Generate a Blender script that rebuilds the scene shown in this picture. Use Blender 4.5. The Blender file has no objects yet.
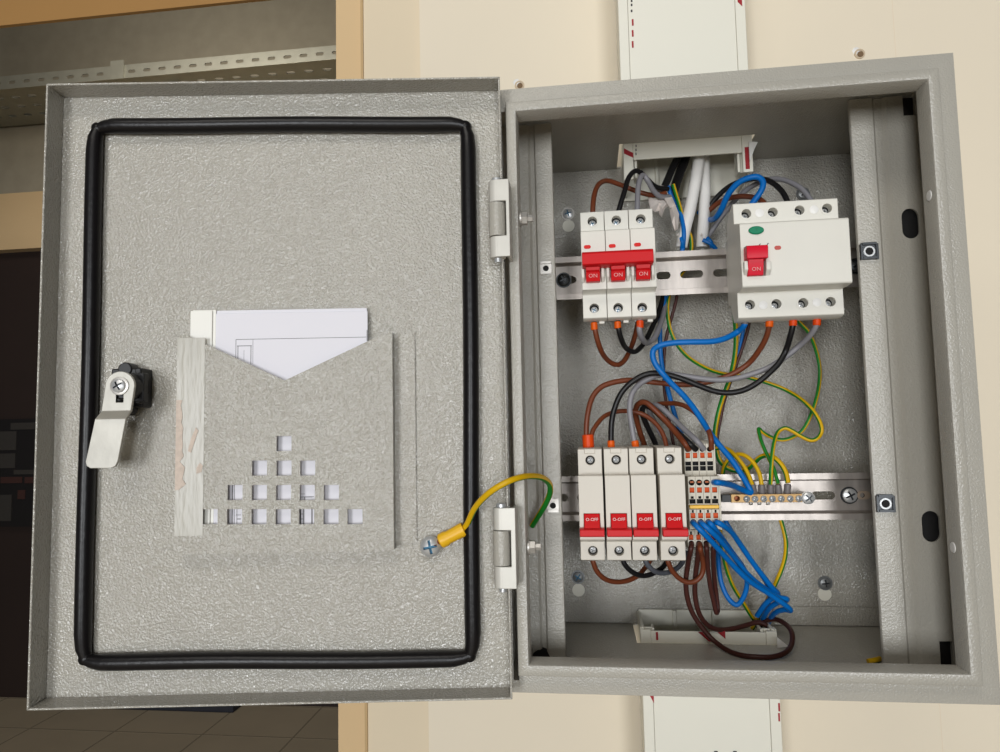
import bpy, bmesh, math, random
from mathutils import Vector, Matrix, Euler
random.seed(7)
C = bpy.context.scene.collection
ZOFF = 1150.0                      # box bottom edge stands 1.15 m above the floor; all lengths in mm

# ------------------------------------------------------------------ camera
F = 695.2536
CAM = Vector((62.129, -455.828, 168.208))
MC = Euler((0.0767347, 0.0213309, 0.1250585), 'XYZ')
def _rot(rx, ry, rz):
    return Matrix.Rotation(rz, 3, 'Z') @ Matrix.Rotation(rx, 3, 'X') @ Matrix.Rotation(ry, 3, 'Y')
RC = _rot(0.0767347, 0.0213309, 0.1250585)
def ray(u, v):
    return RC @ Vector(((u-500)/F, 1.0, -(v-376)/F))
def P(u, v, Y):                    # where the line of sight through a photo point meets the plane at depth Y
    d = ray(u, v); return CAM + d*((Y-CAM.y)/d.y)
def zat(u, v, Y): return P(u, v, Y).z
def xat(u, v, Y): return P(u, v, Y).x

cd = bpy.data.cameras.new('camera'); cam = bpy.data.objects.new('camera', cd); C.objects.link(cam)
cd.sensor_fit = 'HORIZONTAL'; cd.sensor_width = 36.0; cd.lens = 36.0*F/1000.0
cd.clip_start = 0.02; cd.clip_end = 100
m = RC @ Matrix(((1,0,0),(0,0,-1),(0,1,0)))
cam.matrix_world = Matrix.Translation(Vector((CAM.x, CAM.y, CAM.z+ZOFF))*0.001) @ m.to_4x4()
bpy.context.scene.camera = cam

# ------------------------------------------------------------------ materials
def lin(c):
    return tuple((x/255/12.92 if x/255 <= .04045 else ((x/255+.055)/1.055)**2.4) for x in c)+(1,)
MATS = {}
def mat(name, col, rough=.5, metal=0, bump=0, bscale=300, var=0, vscale=40, spec=.5, detail=2, coat=0, stretch=None, trans=0):
    m = bpy.data.materials.new(name); m.use_nodes = True
    nt = m.node_tree; b = nt.nodes['Principled BSDF']
    c = lin(col)
    b.inputs['Base Color'].default_value = c
    b.inputs['Roughness'].default_value = rough; b.inputs['Metallic'].default_value = metal
    b.inputs['Specular IOR Level'].default_value = spec
    if coat: b.inputs['Coat Weight'].default_value = coat; b.inputs['Coat Roughness'].default_value = .12
    tc = nt.nodes.new('ShaderNodeTexCoord'); src = tc.outputs['Object']
    if stretch:
        mp = nt.nodes.new('ShaderNodeMapping'); mp.inputs['Scale'].default_value = stretch
        nt.links.new(src, mp.inputs['Vector']); src = mp.outputs['Vector']
    if bump:
        n = nt.nodes.new('ShaderNodeTexNoise'); n.inputs['Scale'].default_value = bscale; n.inputs['Detail'].default_value = detail
        nt.links.new(src, n.inputs['Vector'])
        bp = nt.nodes.new('ShaderNodeBump'); bp.inputs['Strength'].default_value = bump; bp.inputs['Distance'].default_value = .001
        nt.links.new(n.outputs['Fac'], bp.inputs['Height']); nt.links.new(bp.outputs['Normal'], b.inputs['Normal'])
    if var:
        n = nt.nodes.new('ShaderNodeTexNoise'); n.inputs['Scale'].default_value = vscale; n.inputs['Detail'].default_value = 4
        nt.links.new(src, n.inputs['Vector'])
        r = nt.nodes.new('ShaderNodeMapRange'); r.inputs[1].default_value = .3; r.inputs[2].default_value = .7
        r.inputs[3].default_value = 1-var; r.inputs[4].default_value = 1+var*.5
        nt.links.new(n.outputs['Fac'], r.inputs[0])
        mx = nt.nodes.new('ShaderNodeMix'); mx.data_type = 'RGBA'; mx.blend_type = 'MULTIPLY'; mx.inputs[0].default_value = 1
        mx.inputs[6].default_value = c; nt.links.new(r.outputs[0], mx.inputs[7]); nt.links.new(mx.outputs[2], b.inputs['Base Color'])
    if trans: b.inputs['Transmission Weight'].default_value = trans
    MATS[name] = m
    return m
PAINT  = mat('grey_textured_paint', (171,167,157), .16, 0, 1.0, 690, .03, 30, .65, 1)
PAINTB = mat('grey_smooth_paint', (172,168,158), .27, 0, .4, 850, .03, 25, .5, 1)
ZINC   = mat('zinc_steel', (200,196,190), .4, .6, .05, 400, .12, 60, stretch=(1,1,6))
RAILM  = mat('rail_steel', (176,168,161), .4, .75, .04, 300, .14, 40, stretch=(5,1,1))
CHROME = mat('bright_screw_steel', (205,206,206), .34, .55)
MIDS   = mat('dull_zinc', (128,130,130), .42, .5)
BLUEZ  = mat('blue_zinc', (34,92,120), .4, .3)
DARKS  = mat('dark_steel', (78,80,82), .35, .9)
BLACKR = mat('black_rubber', (20,18,19), .33, 0, .15, 300, .1, 60, .3)
BLACKP = mat('black_plastic', (22,21,22), .45)
HOLE_SHADE   = mat('recess_shade', (14,13,13), .8)  # near-black colour standing in for the shade inside holes
PLAST  = mat('light_grey_plastic', (222,219,209), .42, 0, .03, 700, .02, 40)
PLASTB = mat('warm_grey_plastic', (212,205,192), .45, 0, .03, 700, .02, 40)
PLASTT = mat('terminal_plastic', (203,196,180), .5, 0, .04, 500)
RED    = mat('red_plastic', (206,14,22), .38, spec=.22)
REDP   = mat('pinkish_red_plastic', (212,12,44), .38, spec=.22)
GREEN  = mat('green_button_plastic', (20,128,92), .42, spec=.25)
WHITEP = mat('white_plastic', (232,230,226), .4)
PRINT  = mat('white_print', (226,160,158), .6)
INK    = mat('black_ink', (60,58,60), .8)
REDINK = mat('red_print', (160,20,32), .6)
ORANGE = mat('orange_ferrule', (228,94,12), .42, spec=.25)
ORRED  = mat('orange_red_ferrule', (222,72,14), .42, spec=.25)
ORBTN  = mat('orange_button', (206,82,36), .5, spec=.25)
GREYF  = mat('grey_ferrule', (112,106,106), .45)
YEL    = mat('yellow_insulation', (212,168,10), .40, spec=.3)
YELS   = mat('yellow_sleeve', (236,182,24), .40)
GRN    = mat('green_insulation', (24,120,36), .40, spec=.3)
BROWN  = mat('brown_insulation', (112,57,33), .40, spec=.3)
DBROWN = mat('dark_brown_insulation', (72,38,32), .40, spec=.3)
BLACKW = mat('black_insulation', (26,25,26), .36, spec=.3)
GREYW  = mat('grey_insulation', (134,132,136), .42)
BLUEW  = mat('blue_insulation', (0,106,186), .38, spec=.3)
WHITEC = mat('white_sheath', (238,235,230), .45)
BRASS  = mat('brass', (158,126,82), .42, .6, .05, 300, .1, 80)
COPPER = mat('copper', (140,80,50), .5, .6)
TRUNK  = mat('trunking_pvc', (231,228,214), .42, 0, .02, 100)
PAPER  = mat('paper', (228,226,232), .85, 0, .1, 60)
WRAP   = mat('torn_jacket', (216,206,198), .6, 0, .5, 220, .12, 150)
TAPE   = mat('adhesive_residue', (172,168,156), .3, 0, .22, 120, .06, 60, stretch=(3,1,.6))
TORN   = mat('torn_backing', (206,190,176), .8, 0, .5, 500, .14, 300)
WALL   = mat('cream_wall_paint', (229,217,195), .75, 0, .05, 60, .02, 6)
WALLT  = mat('tan_wall_paint', (212,182,138), .75, 0, .05, 60, .02, 6)
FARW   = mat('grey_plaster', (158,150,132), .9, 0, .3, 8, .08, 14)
DARKW  = mat('unlit_room_shade', (46,33,28), .6, 0, .0, 60, .1, 3)  # darkness of the unlit corridor put into the wall colour
GALV   = mat('galvanised_tray', (172,170,156), .45, .5, 0, 60, .08, 20)
FLOORM = mat('floor_tile', (186,171,146), .5, 0, 0, 60, .06, 4)
GROUT  = mat('floor_grout', (146,134,114), .9)
BOARDM = mat('dimmed_board_paper', (54,50,46), .8)  # pale sheets, the dim of the unlit room put into their colour
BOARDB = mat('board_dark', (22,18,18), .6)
BOARDR = mat('dimmed_red_notice', (62,34,28), .8)  # red notice darkened the same way for the dim room
SOFFIT = mat('ochre_beam_paint', (196,148,88), .7, 0, .05, 30, .03, 4)

# ------------------------------------------------------------------ mesh builder
class MB:
    def __init__(s): s.v=[]; s.f=[]; s.m=[]
    def add(s, vs, fs, m=0):
        b=len(s.v); s.v += [Vector(x) for x in vs]
        for f in fs: s.f.append(tuple(b+i for i in f)); s.m.append(m)
    def box(s, x0,x1,y0,y1,z0,z1, m=0):
        s.add([(x0,y0,z0),(x1,y0,z0),(x1,y1,z0),(x0,y1,z0),(x0,y0,z1),(x1,y0,z1),(x1,y1,z1),(x0,y1,z1)],
              [(0,3,2,1),(4,5,6,7),(0,1,5,4),(1,2,6,5),(2,3,7,6),(3,0,4,7)], m)
    def prism(s, poly, fn, a, b, m=0):     # poly of 2-D points, fn(p, t) -> 3-D
        n=len(poly); vs=[fn(p,a) for p in poly]+[fn(p,b) for p in poly]
        fs=[tuple(range(n))[::-1], tuple(range(n,2*n))]+[(i,(i+1)%n,n+(i+1)%n,n+i) for i in range(n)]
        s.add(vs, fs, m)
    def px(s, poly, x0, x1, m=0): s.prism(poly, lambda p,t:(t,p[0],p[1]), x0, x1, m)   # poly (y,z)
    def py(s, poly, y0, y1, m=0): s.prism(poly, lambda p,t:(p[0],t,p[1]), y0, y1, m)   # poly (x,z)
    def pz(s, poly, z0, z1, m=0): s.prism(poly, lambda p,t:(p[0],p[1],t), z0, z1, m)   # poly (x,y)
    def lathe(s, c, ax, prof, seg=24, m=0, caps=True):   # prof [(r, h)] along axis ax from c
        ax=Vector(ax).normalized(); c=Vector(c)
        t=Vector((0,0,1)) if abs(ax.z)<.9 else Vector((1,0,0)); a=ax.cross(t).normalized(); b=ax.cross(a)
        vs=[]; fs=[]; rings=[]
        for r,h in prof:
            if r<1e-6: rings.append([len(vs)]); vs.append(c+ax*h)
            else:
                rings.append(list(range(len(vs),len(vs)+seg)))
                vs += [c+ax*h+(a*math.cos(2*math.pi*k/seg)+b*math.sin(2*math.pi*k/seg))*r for k in range(seg)]
        for A,B in zip(rings,rings[1:]):
            for k in range(seg):
                k2=(k+1)%seg
                if len(A)==1 and len(B)==1: break
                if len(A)==1: fs.append((A[0],B[k2],B[k]))
                elif len(B)==1: fs.append((A[k],A[k2],B[0]))
                else: fs.append((A[k],A[k2],B[k2],B[k]))
        if caps and len(rings[0])>1: fs.append(tuple(rings[0][::-1]))
        if caps and len(rings[-1])>1: fs.append(tuple(rings[-1]))
        s.add(vs, fs, m)
    def cyl(s, c, ax, r, h, seg=24, m=0): s.lathe(c, ax, [(r,0),(r,h)], seg, m)
    def tube(s, pts, r, seg=12, mf=None, cap=True, rf=None, twist=0, closed=False):
        n=len(pts); T=[]
        for i in range(n):
            if closed: d=pts[(i+1)%n]-pts[i-1]
            else: d=pts[min(i+1,n-1)]-pts[max(i-1,0)]
            T.append(d.normalized() if d.length>1e-9 else Vector((0,0,1)))
        up=Vector((0,-1,0))
        if abs(T[0].dot(up))>.9: up=Vector((1,0,0))
        N=(up-T[0]*up.dot(T[0])).normalized(); vs=[]
        for i in range(n):
            N=(N-T[i]*N.dot(T[i])).normalized(); B=T[i].cross(N)
            rr = r if rf is None else r*rf(i/(n-1))
            for k in range(seg):
                a=2*math.pi*k/seg+twist*i/max(1,n-1)
                vs.append(pts[i]+(N*math.cos(a)+B*math.sin(a))*rr)
        b=len(s.v); s.v+=vs
        for i in range(n if closed else n-1):
            j=(i+1)%n
            for k in range(seg):
                k2=(k+1)%seg
                s.f.append((b+i*seg+k,b+i*seg+k2,b+j*seg+k2,b+j*seg+k)); s.m.append(mf(k) if mf else 0)
        if cap and not closed:
            s.f.append(tuple(b+k for k in range(seg))[::-1]); s.m.append(0)
            s.f.append(tuple(b+(n-1)*seg+k for k in range(seg))); s.m.append(0)
    def mesh(s, name, mats, org):
        me=bpy.data.meshes.new(name); o=Vector(org)
        me.from_pydata([(v-o)*.001 for v in s.v], [], s.f)
        for mm in mats: me.materials.append(mm)
        for p,i in zip(me.polygons, s.m): p.material_index=min(i,len(mats)-1)
        bm=bmesh.new(); bm.from_mesh(me); bmesh.ops.recalc_face_normals(bm, faces=bm.faces); bm.to_mesh(me); bm.free()
        return me
ORG={}
def shade(me, ang=35):
    me.polygons.foreach_set('use_smooth',[True]*len(me.polygons)); me.set_sharp_from_angle(angle=math.radians(ang))
def build(name, mb, mats, parent=None, org=None, bevel=0, cut=None, seg=2, ang=35):
    """one mesh object; cut = a builder whose solid is taken away"""
    if not isinstance(mats,(list,tuple)): mats=[mats]
    if org is None: org = ORG[parent.name] if parent else mb.v[0]
    org=Vector(org)
    me=mb.mesh(name, mats, org)
    if cut:
        t=bpy.data.objects.new('tmp',me); C.objects.link(t)
        cm=cut.mesh('tmpc', mats[-1:], org); co=bpy.data.objects.new('tmpc',cm); C.objects.link(co)
        md=t.modifiers.new('b','BOOLEAN'); md.operation='DIFFERENCE'; md.object=co; md.solver='EXACT'; md.use_self=True; md.material_mode='TRANSFER'
        dg=bpy.context.evaluated_depsgraph_get(); dg.update()
        me2=bpy.data.meshes.new_from_object(t.evaluated_get(dg)); me2.name=name
        bpy.data.objects.remove(t); bpy.data.objects.remove(co); me=me2
    shade(me, ang)
    o=bpy.data.objects.new(name, me); C.objects.link(o)
    if parent: o.parent=parent; ORG[o.name]=org
    else: o.location=(org+Vector((0,0,ZOFF)))*.001; ORG[o.name]=org
    if bevel:
        md=o.modifiers.new('bevel','BEVEL'); md.width=bevel*.001; md.segments=seg; md.limit_method='ANGLE'; md.angle_limit=math.radians(40); md.harden_normals=False
    return o
def tag(o, label, cat, group=None, kind=None):
    o['label']=label; o['category']=cat
    if group: o['group']=group
    if kind: o['kind']=kind
    return o
def thing(name, label, cat, org, group=None):
    o=bpy.data.objects.new(name,None); C.objects.link(o); o.location=(Vector(org)+Vector((0,0,ZOFF)))*.001
    o.empty_display_size=.01; ORG[o.name]=Vector(org); tag(o,label,cat,group); return o
def struct(name, mb, mats, **k):
    o=build(name, mb, mats, **k); o['kind']='structure'; return o
def dup(root, off, label, group=None):
    r=root.copy(); C.objects.link(r); r.location=root.location+Vector(off)*.001; r['label']=label
    if group: r['group']=group
    ORG[r.name]=ORG[root.name]+Vector(off)
    for ch in list(root.children):
        c=ch.copy(); C.objects.link(c); c.parent=r; ORG[c.name]=ORG[r.name]
        for g in list(ch.children):
            d=g.copy(); C.objects.link(d); d.parent=c
    return r
def text(s, size, cx, Y, cz, mt, parent, name='lettering', sx=1.0):
    cu=bpy.data.curves.new('t','FONT'); cu.body=s; cu.size=size; cu.align_x='CENTER'; cu.align_y='CENTER'; cu.extrude=.04; cu.resolution_u=2
    t=bpy.data.objects.new('t',cu); C.objects.link(t); dg=bpy.context.evaluated_depsgraph_get(); dg.update()
    me=bpy.data.meshes.new_from_object(t.evaluated_get(dg)); bpy.data.objects.remove(t)
    org=ORG[parent.name] if parent.name in ORG else Vector((0,0,0))
    for v in me.vertices:
        x,y,z=v.co; v.co=(Vector((cx+x*sx,Y-z,cz+y))-org)*.001
    me.materials.clear(); me.materials.append(mt); me.name=name
    o=bpy.data.objects.new(name,me); C.objects.link(o); o.parent=parent; return o
def spline(pts, n=8):
    p=[Vector(a) for a in pts]
    if len(p)==2: return [p[0].lerp(p[1],t/8) for t in range(9)]
    out=[]
    q=[p[0]*2-p[1]]+p+[p[-1]*2-p[-2]]
    def tj(a,b): return max((b-a).length,1e-4)**.5
    for i in range(1,len(q)-2):
        p0,p1,p2,p3=q[i-1:i+3]
        t0=0; t1=t0+tj(p0,p1); t2=t1+tj(p1,p2); t3=t2+tj(p2,p3)
        for k in range(n):
            t=t1+(t2-t1)*k/n
            A1=p0*((t1-t)/(t1-t0))+p1*((t-t0)/(t1-t0)); A2=p1*((t2-t)/(t2-t1))+p2*((t-t1)/(t2-t1)); A3=p2*((t3-t)/(t3-t2))+p3*((t-t2)/(t3-t2))
            B1=A1*((t2-t)/(t2-t0))+A2*((t-t0)/(t2-t0)); B2=A2*((t3-t)/(t3-t1))+A3*((t-t1)/(t3-t1))
            out.append(B1*((t2-t)/(t2-t1))+B2*((t-t1)/(t2-t1)))
    out.append(p[-1])
    for _ in range(3):   # soften the bends
        out=[out[0]]+[(out[i-1]+out[i]*2+out[i+1])/4 for i in range(1,len(out)-1)]+[out[-1]]
    return out
def rect(x0,x1,z0,z1): return [(x0,z0),(x1,z0),(x1,z1),(x0,z1)]
def obround(x0,x1,z0,z1,n=8):
    w=x1-x0; h=z1-z0; r=min(w,h)/2; pts=[]
    for cx,cz,a0 in ((x1-r,z1-r,0),(x0+r,z1-r,90),(x0+r,z0+r,180),(x1-r,z0+r,270)):
        for k in range(n+1):
            a=math.radians(a0+90*k/n); pts.append((cx+r*math.cos(a),cz+r*math.sin(a)))
    out=[]
    for p in pts:
        if not out or (abs(p[0]-out[-1][0])+abs(p[1]-out[-1][1]))>1e-4: out.append(p)
    if abs(out[0][0]-out[-1][0])+abs(out[0][1]-out[-1][1])<1e-4: out.pop()
    return out
_screw={}
def screw(name, parent, c, r, mt, dome=.35, rot=20, inlay=None):
    """cross-head screw head facing -Y with its back at c"""
    c=Vector(c); key=(round(r,2),mt.name,dome,rot,inlay.name if inlay else '')
    if key not in _screw:
        mb=MB(); h=r*.55
        mb.lathe((0,0,0),(0,-1,0),[(r*.96,0),(r,h*.3),(r*.93,h*.6),(r*.6,h*(.7+dome*.6)),(0,h*(.8+dome))],24)
        cu=MB(); L=r*.66; w=r*.2; a=math.radians(rot)
        star=[]
        for k in range(4):
            d=Vector((math.cos(a+k*math.pi/2),math.sin(a+k*math.pi/2))); e=Vector((-d.y,d.x)); q=w*.62
            star += [d*L-e*q, d*L+e*q, d*q+e*q]
        cu.py([(p.x,p.y) for p in star], -h*2.6, -h*.35)
        me=mb.mesh('screw',[mt,inlay or DARKS],(0,0,0))
        t=bpy.data.objects.new('tmp',me); C.objects.link(t)
        cm=cu.mesh('tmpc',[inlay or DARKS],(0,0,0)); co=bpy.data.objects.new('tmpc',cm); C.objects.link(co)
        md=t.modifiers.new('b','BOOLEAN'); md.operation='DIFFERENCE'; md.object=co; md.solver='EXACT'; md.use_self=True; md.material_mode='TRANSFER'
        dg=bpy.context.evaluated_depsgraph_get(); dg.update()
        me2=bpy.data.meshes.new_from_object(t.evaluated_get(dg)); me2.name='screw_head'
        bpy.data.objects.remove(t); bpy.data.objects.remove(co); shade(me2); _screw[key]=me2
    o=bpy.data.objects.new(name,_screw[key]); C.objects.link(o)
    o.parent=parent; o.location=(c-ORG[parent.name])*.001
    return o

# ================================================================== SETTING
W=298.3; H=400.0; D=161.0; WY=161.2
b=MB(); b.box(-85,1500,WY,WY+150,-1150,1900); struct('wall_back',b,WALL,org=(0,WY,-1150))
b=MB(); b.box(-142.6,-85,WY+5,WY+150,-1150,1900); struct('wall_side',b,mat('shaded_cream_paint',(222,206,178),.75,0,.05,60,.02,6),org=(-100,WY,-1150))  # same cream wall, its shading put into a darker tint
b=MB(); b.box(-170.5,-142.6,WY+9,WY+150,-1150,1900); struct('trim_1',b,WALLT,org=(-150,WY,-1150))
b=MB(); b.box(-144,-141.6,WY+3.4,WY+12,-1150,1900); struct('trim_2',b,mat('tan_joint_filler',(190,160,116),.8),org=(-143,WY,-1150))
b=MB(); b.box(334.8,335.3,WY-.1,WY+2,-1150,1900); struct('trim_3',b,mat('joint_filler',(226,210,186),.8),org=(335,WY,-1150))
# room beyond the wall end
FY=2880
b=MB(); b.box(-6000,2500,-3200,FY+2500,-1250,-1150)
struct('floor',b,FLOORM,org=(0,0,-1150))
b=MB()
for k in range(-8,6): b.box(-6000,2500,FY-2600+k*330-8+1600,FY-2600+k*330+1600,-1150,-1149.2)
for k in range(-14,6): b.box(k*420,k*420+8,-900,FY,-1150,-1149.3)
struct('trim_4',b,GROUT,org=(0,0,-1150))
zb1=zat(0,194,FY-60); zb0=zat(0,250,FY-60)
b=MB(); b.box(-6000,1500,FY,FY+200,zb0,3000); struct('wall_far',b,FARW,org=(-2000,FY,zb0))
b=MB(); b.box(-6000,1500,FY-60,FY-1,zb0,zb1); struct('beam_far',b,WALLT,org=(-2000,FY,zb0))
b=MB(); b.box(-6000,1500,FY+1,FY+200,-1150,zb0); struct('wall_unlit_room',b,DARKW,org=(-2000,FY,-1150))  # flat wall in a shade colour, stands for the dark corridor
# lintel of the opening, nearer than the tray
p0=P(0,25.5,1000); p1=P(200,5,1000); zL=(p0.z+p1.z)/2
b=MB(); b.box(-2600,-300,1000,1010,zL,zL+900); struct('beam_near',b,SOFFIT,org=(-1400,1000,zL))

# cable tray along the far room
TY=2500
t=thing('cable_tray','perforated galvanised cable tray hung below the grey plaster ceiling at upper left','cable tray',P(150,80,TY))
zt1=zat(118,66.5,TY); zt0=zat(118,79,TY)
def tray_side(x0,x1,nm):
    b=MB(); b.box(x0,x1,TY,TY+4,zt0,zt1); c=MB()
    x=x0+40
    while x<x1-70:
        c.py(obround(x,x+38,(zt0+zt1)/2-7,(zt0+zt1)/2+9,4),TY-10,TY+20); x+=78
    o=build(nm,b,GALV,t,cut=c); return o
xs=xat(118,70,TY)
tray_side(-3600,xs-12,'side_rail'); tray_side(xs+12,-150,'side_rail')
b=MB(); b.box(xs-34,xs+34,TY-8,TY-1,zt0-2,zt1+26); build('joint_plate',b,GALV,t)
b=MB(); b.box(-3600,-150,TY,TY+12,zt1,zt1+5); b.box(-3600,-150,TY-12,TY,zt0-6,zt0-1); build('rail_lip',b,GALV,t)
b=MB(); b.box(-3600,-150,TY,TY+360,zt0-4,zt0); c=MB()
x=-3560
while x<-260:
    for yy in (60,150,240): c.pz(obround(x+(40 if yy==150 else 0),x+44+(40 if yy==150 else 0),TY+yy,TY+yy+24,3),zt0-20,zt0+20)
    x+=90
build('tray_bottom',b,GALV,t,cut=c)
b=MB(); b.box(-3600,-150,TY+356,TY+360,zt0,zt1); build('side_rail',b,GALV,t)
for x in (-1900,-700):
    b=MB(); b.box(x,x+40,TY+60,TY+FY-TY,zt0-40,zt0-5); build('wall_bracket',b,GALV,t)

# dim notice board on the dark wall
t=thing('notice_board','dark notice board with pale sheets in the dim room left of the open door','notice board',P(10,480,FY))
def fr(u0,u1,v0,v1,dy=0):
    a=P(u0,v0,FY+dy); c=P(u1,v1,FY+dy); return a.x,c.x,c.z,a.z
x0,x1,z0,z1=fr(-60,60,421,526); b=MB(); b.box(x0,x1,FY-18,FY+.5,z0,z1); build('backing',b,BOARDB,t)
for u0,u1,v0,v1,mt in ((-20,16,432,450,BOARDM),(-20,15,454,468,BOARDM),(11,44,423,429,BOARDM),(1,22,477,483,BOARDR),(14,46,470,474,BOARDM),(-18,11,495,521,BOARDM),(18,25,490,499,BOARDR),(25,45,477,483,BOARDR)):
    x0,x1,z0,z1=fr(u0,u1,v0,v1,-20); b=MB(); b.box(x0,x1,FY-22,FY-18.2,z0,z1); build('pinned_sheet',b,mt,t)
# blue-edged dark plinth on the far floor
q=P(190,708,2400)
b=MB(); b.box(-2600,xat(233,708,2772),2772,2876,-1150,-1090); b=tag(build('low_plinth',b,mat('dark_blue_plinth',(44,46,56),.6),bevel=6),'low dark bluish plinth on the tiled floor under the open door','plinth')

# ================================================================== ENCLOSURE
enc=thing('electrical_enclosure','open light grey steel distribution box with hinged door fixed to cream wall','electrical enclosure',(0,0,0))
def sweep_frame(prof, mb, m=0):
    """prof [(inset, depth)] closed loop swept round the rectangle with mitred corners"""
    vs=[]; n=len(prof)
    for cx,cz,sx,sz in ((0,0,1,1),(W,0,-1,1),(W,H,-1,-1),(0,H,1,-1)):
        for i,y in prof: vs.append((cx+sx*i,y,cz+sz*i))
    fs=[]
    for c in range(4):
        for k in range(n):
            fs.append((c*n+k,c*n+(k+1)%n,((c+1)%4)*n+(k+1)%n,((c+1)%4)*n+k))
    mb.add(vs,fs,m)
b=MB()
sweep_frame([(0,D),(0,1.2),(.4,.3),(1.2,0),(13.2,0),(13.2,-6.8),(13.6,-8.0),(14.6,-8.6),(18.6,-8.6),(19.9,-8.1),(20.5,-6.9),(20.7,7.2),(19.5,7.2),(19.3,1.4),(1.5,1.4),(1.5,D)],b)
cut=MB()
cut.box(9.5,13.1,-2,22,8,H-16); cut.box(94,201.5,104.5,158.5,H-8,H+8); cut.box(94,202,104.5,158.5,-8,8)
body=build('body_shell',b,PAINTB,enc,cut=cut)
b=MB(); b.box(1.6,W-1.6,D-1.6,D-.1,1.6,H-1.6); 
cut=MB()
KEY=[(568,214,568.5,226),(578,577,578.5,590),(825,583,824.5,594),(803,194,805,206)]
bp=build('back_panel',b,PAINT,enc)
# overlap seam plates on the back
b=MB(); b.box(2,W-2,D-2.5,D-1.7,17,H-12); build('back_liner',b,PAINT,enc,bevel=.3)
b=MB(); b.box(2,xat(633,640,150),D-3.1,D-2.6,2,17.6); build('flange_plate',b,PAINT,enc,bevel=.2)
b=MB(); b.box(xat(777,640,150),W-2,D-3.1,D-2.6,2,17.0); build('flange_plate',b,PAINT,enc,bevel=.2)
# wall fixing screws with the light discs in place of wall seen through the keyholes
for i,(u,v,u2,v2) in enumerate(KEY):
    c=P(u,v,D-2.7); r=4.6
    b=MB(); b.lathe((c.x,D-2.6,c.z),(0,-1,0),[(r+1.2,0),(r+1.2,.8),(0,.8)],24); w=build('washer',b,ZINC if i<1 else MIDS,enc)
    screw('fixing_screw',enc,(c.x,D-3.2,c.z),r,CHROME if i==0 else MIDS,.2,15+40*i,BLUEZ if i<2 else None)
    k=P(u2,v2,D-2.5); b=MB(); b.lathe((k.x,D-2.4,k.z),(0,-1,0),[(5.4,0),(5.4,.5),(0,.5)],28); build('keyhole_wall_disc',b,TRUNK,enc)
# side rails (front-facing folded strips with a bead)
SY=50.0
XR=(xat(849.3,98.5,SY)+xat(883,660,SY))/2; XL=(xat(552,125,SY)+xat(565.6,655,SY))/2
def side_rail(left):
    if left: xs=[1.6,XL-18.2,XL-16.6,XL-13.8,XL-12.6,XL-2.0,XL-.6,XL,XL]
    else:    xs=[W-1.6,XR+24.4,XR+22.2,XR+17.2,XR+15.2,XR+2.0,XR+.6,XR,XR]
    ys=[SY,SY,SY+2.2,SY+2.2,SY,SY,SY+.4,SY+1.4,SY+3]
    poly=list(zip(xs,ys))+list(zip(xs,[y+1.5 for y in ys]))[::-1]
    # offset the last return so the section keeps thickness
    s=1 if left else -1
    n=len(xs); poly=[(x,y) for x,y in zip(xs,ys)]+[(xs[-1]-s*1.5,SY+3),(xs[-2]-s*1.5,SY+1.5)]+[(x,y+1.5) for x,y in list(zip(xs,ys))[:n-3][::-1]]
    b=MB(); b.pz(poly,4 if left else 3,H-4 if left else H-3.5)
    c=MB()
    if left:
        c.cyl((P(541,656,SY).x,SY-5,P(541,656,SY).z-2),(0,1,0),6.5,14,24)
    else:
        for u0,v0,u1,v1 in ((901,209,920,238),(921,511,941,542)):
            a=P(u0,v0,SY); e=P(u1,v1,SY); c.py(obround(min(a.x,e.x),min(e.x,W-1.9),e.z,a.z),SY-5,SY+9)
        c.box(W-10,W-1.9,SY-5,SY+9,H-18,H+2); c.box(W-10,W-1.9,SY-5,SY+9,-2,22)
    o=build('side_rail',b,PAINTB,enc,cut=c)
    if left:
        p=P(541,656,SY); q=MB(); q.cyl((p.x,SY+1.7,p.z-2),(0,1,0),7.6,1.2,24); build('hole_plug',q,BLACKP,o)
    else:
        for u0,v0,u1,v1 in ((901,209,920,238),(921,511,941,542)):  # black plates added behind the openings in place of the cavity's shade
            a=P(u0,v0,SY); e=P(u1,v1,SY); q=MB(); q.py(obround(a.x-1,min(e.x+1,W-1.7),e.z-1,a.z+1),SY+3.8,SY+5); build('slot_shade_plate',q,BLACKP,o)
        for z0,z1 in ((H-19,H-3.6),(3,23)):
            q=MB(); q.box(W-11,W-1.7,SY+3.8,SY+5,z0,z1); build('slot_shade_plate',q,BLACKP,o)
    return o
rL=side_rail(True); rR=side_rail(False)
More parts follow.
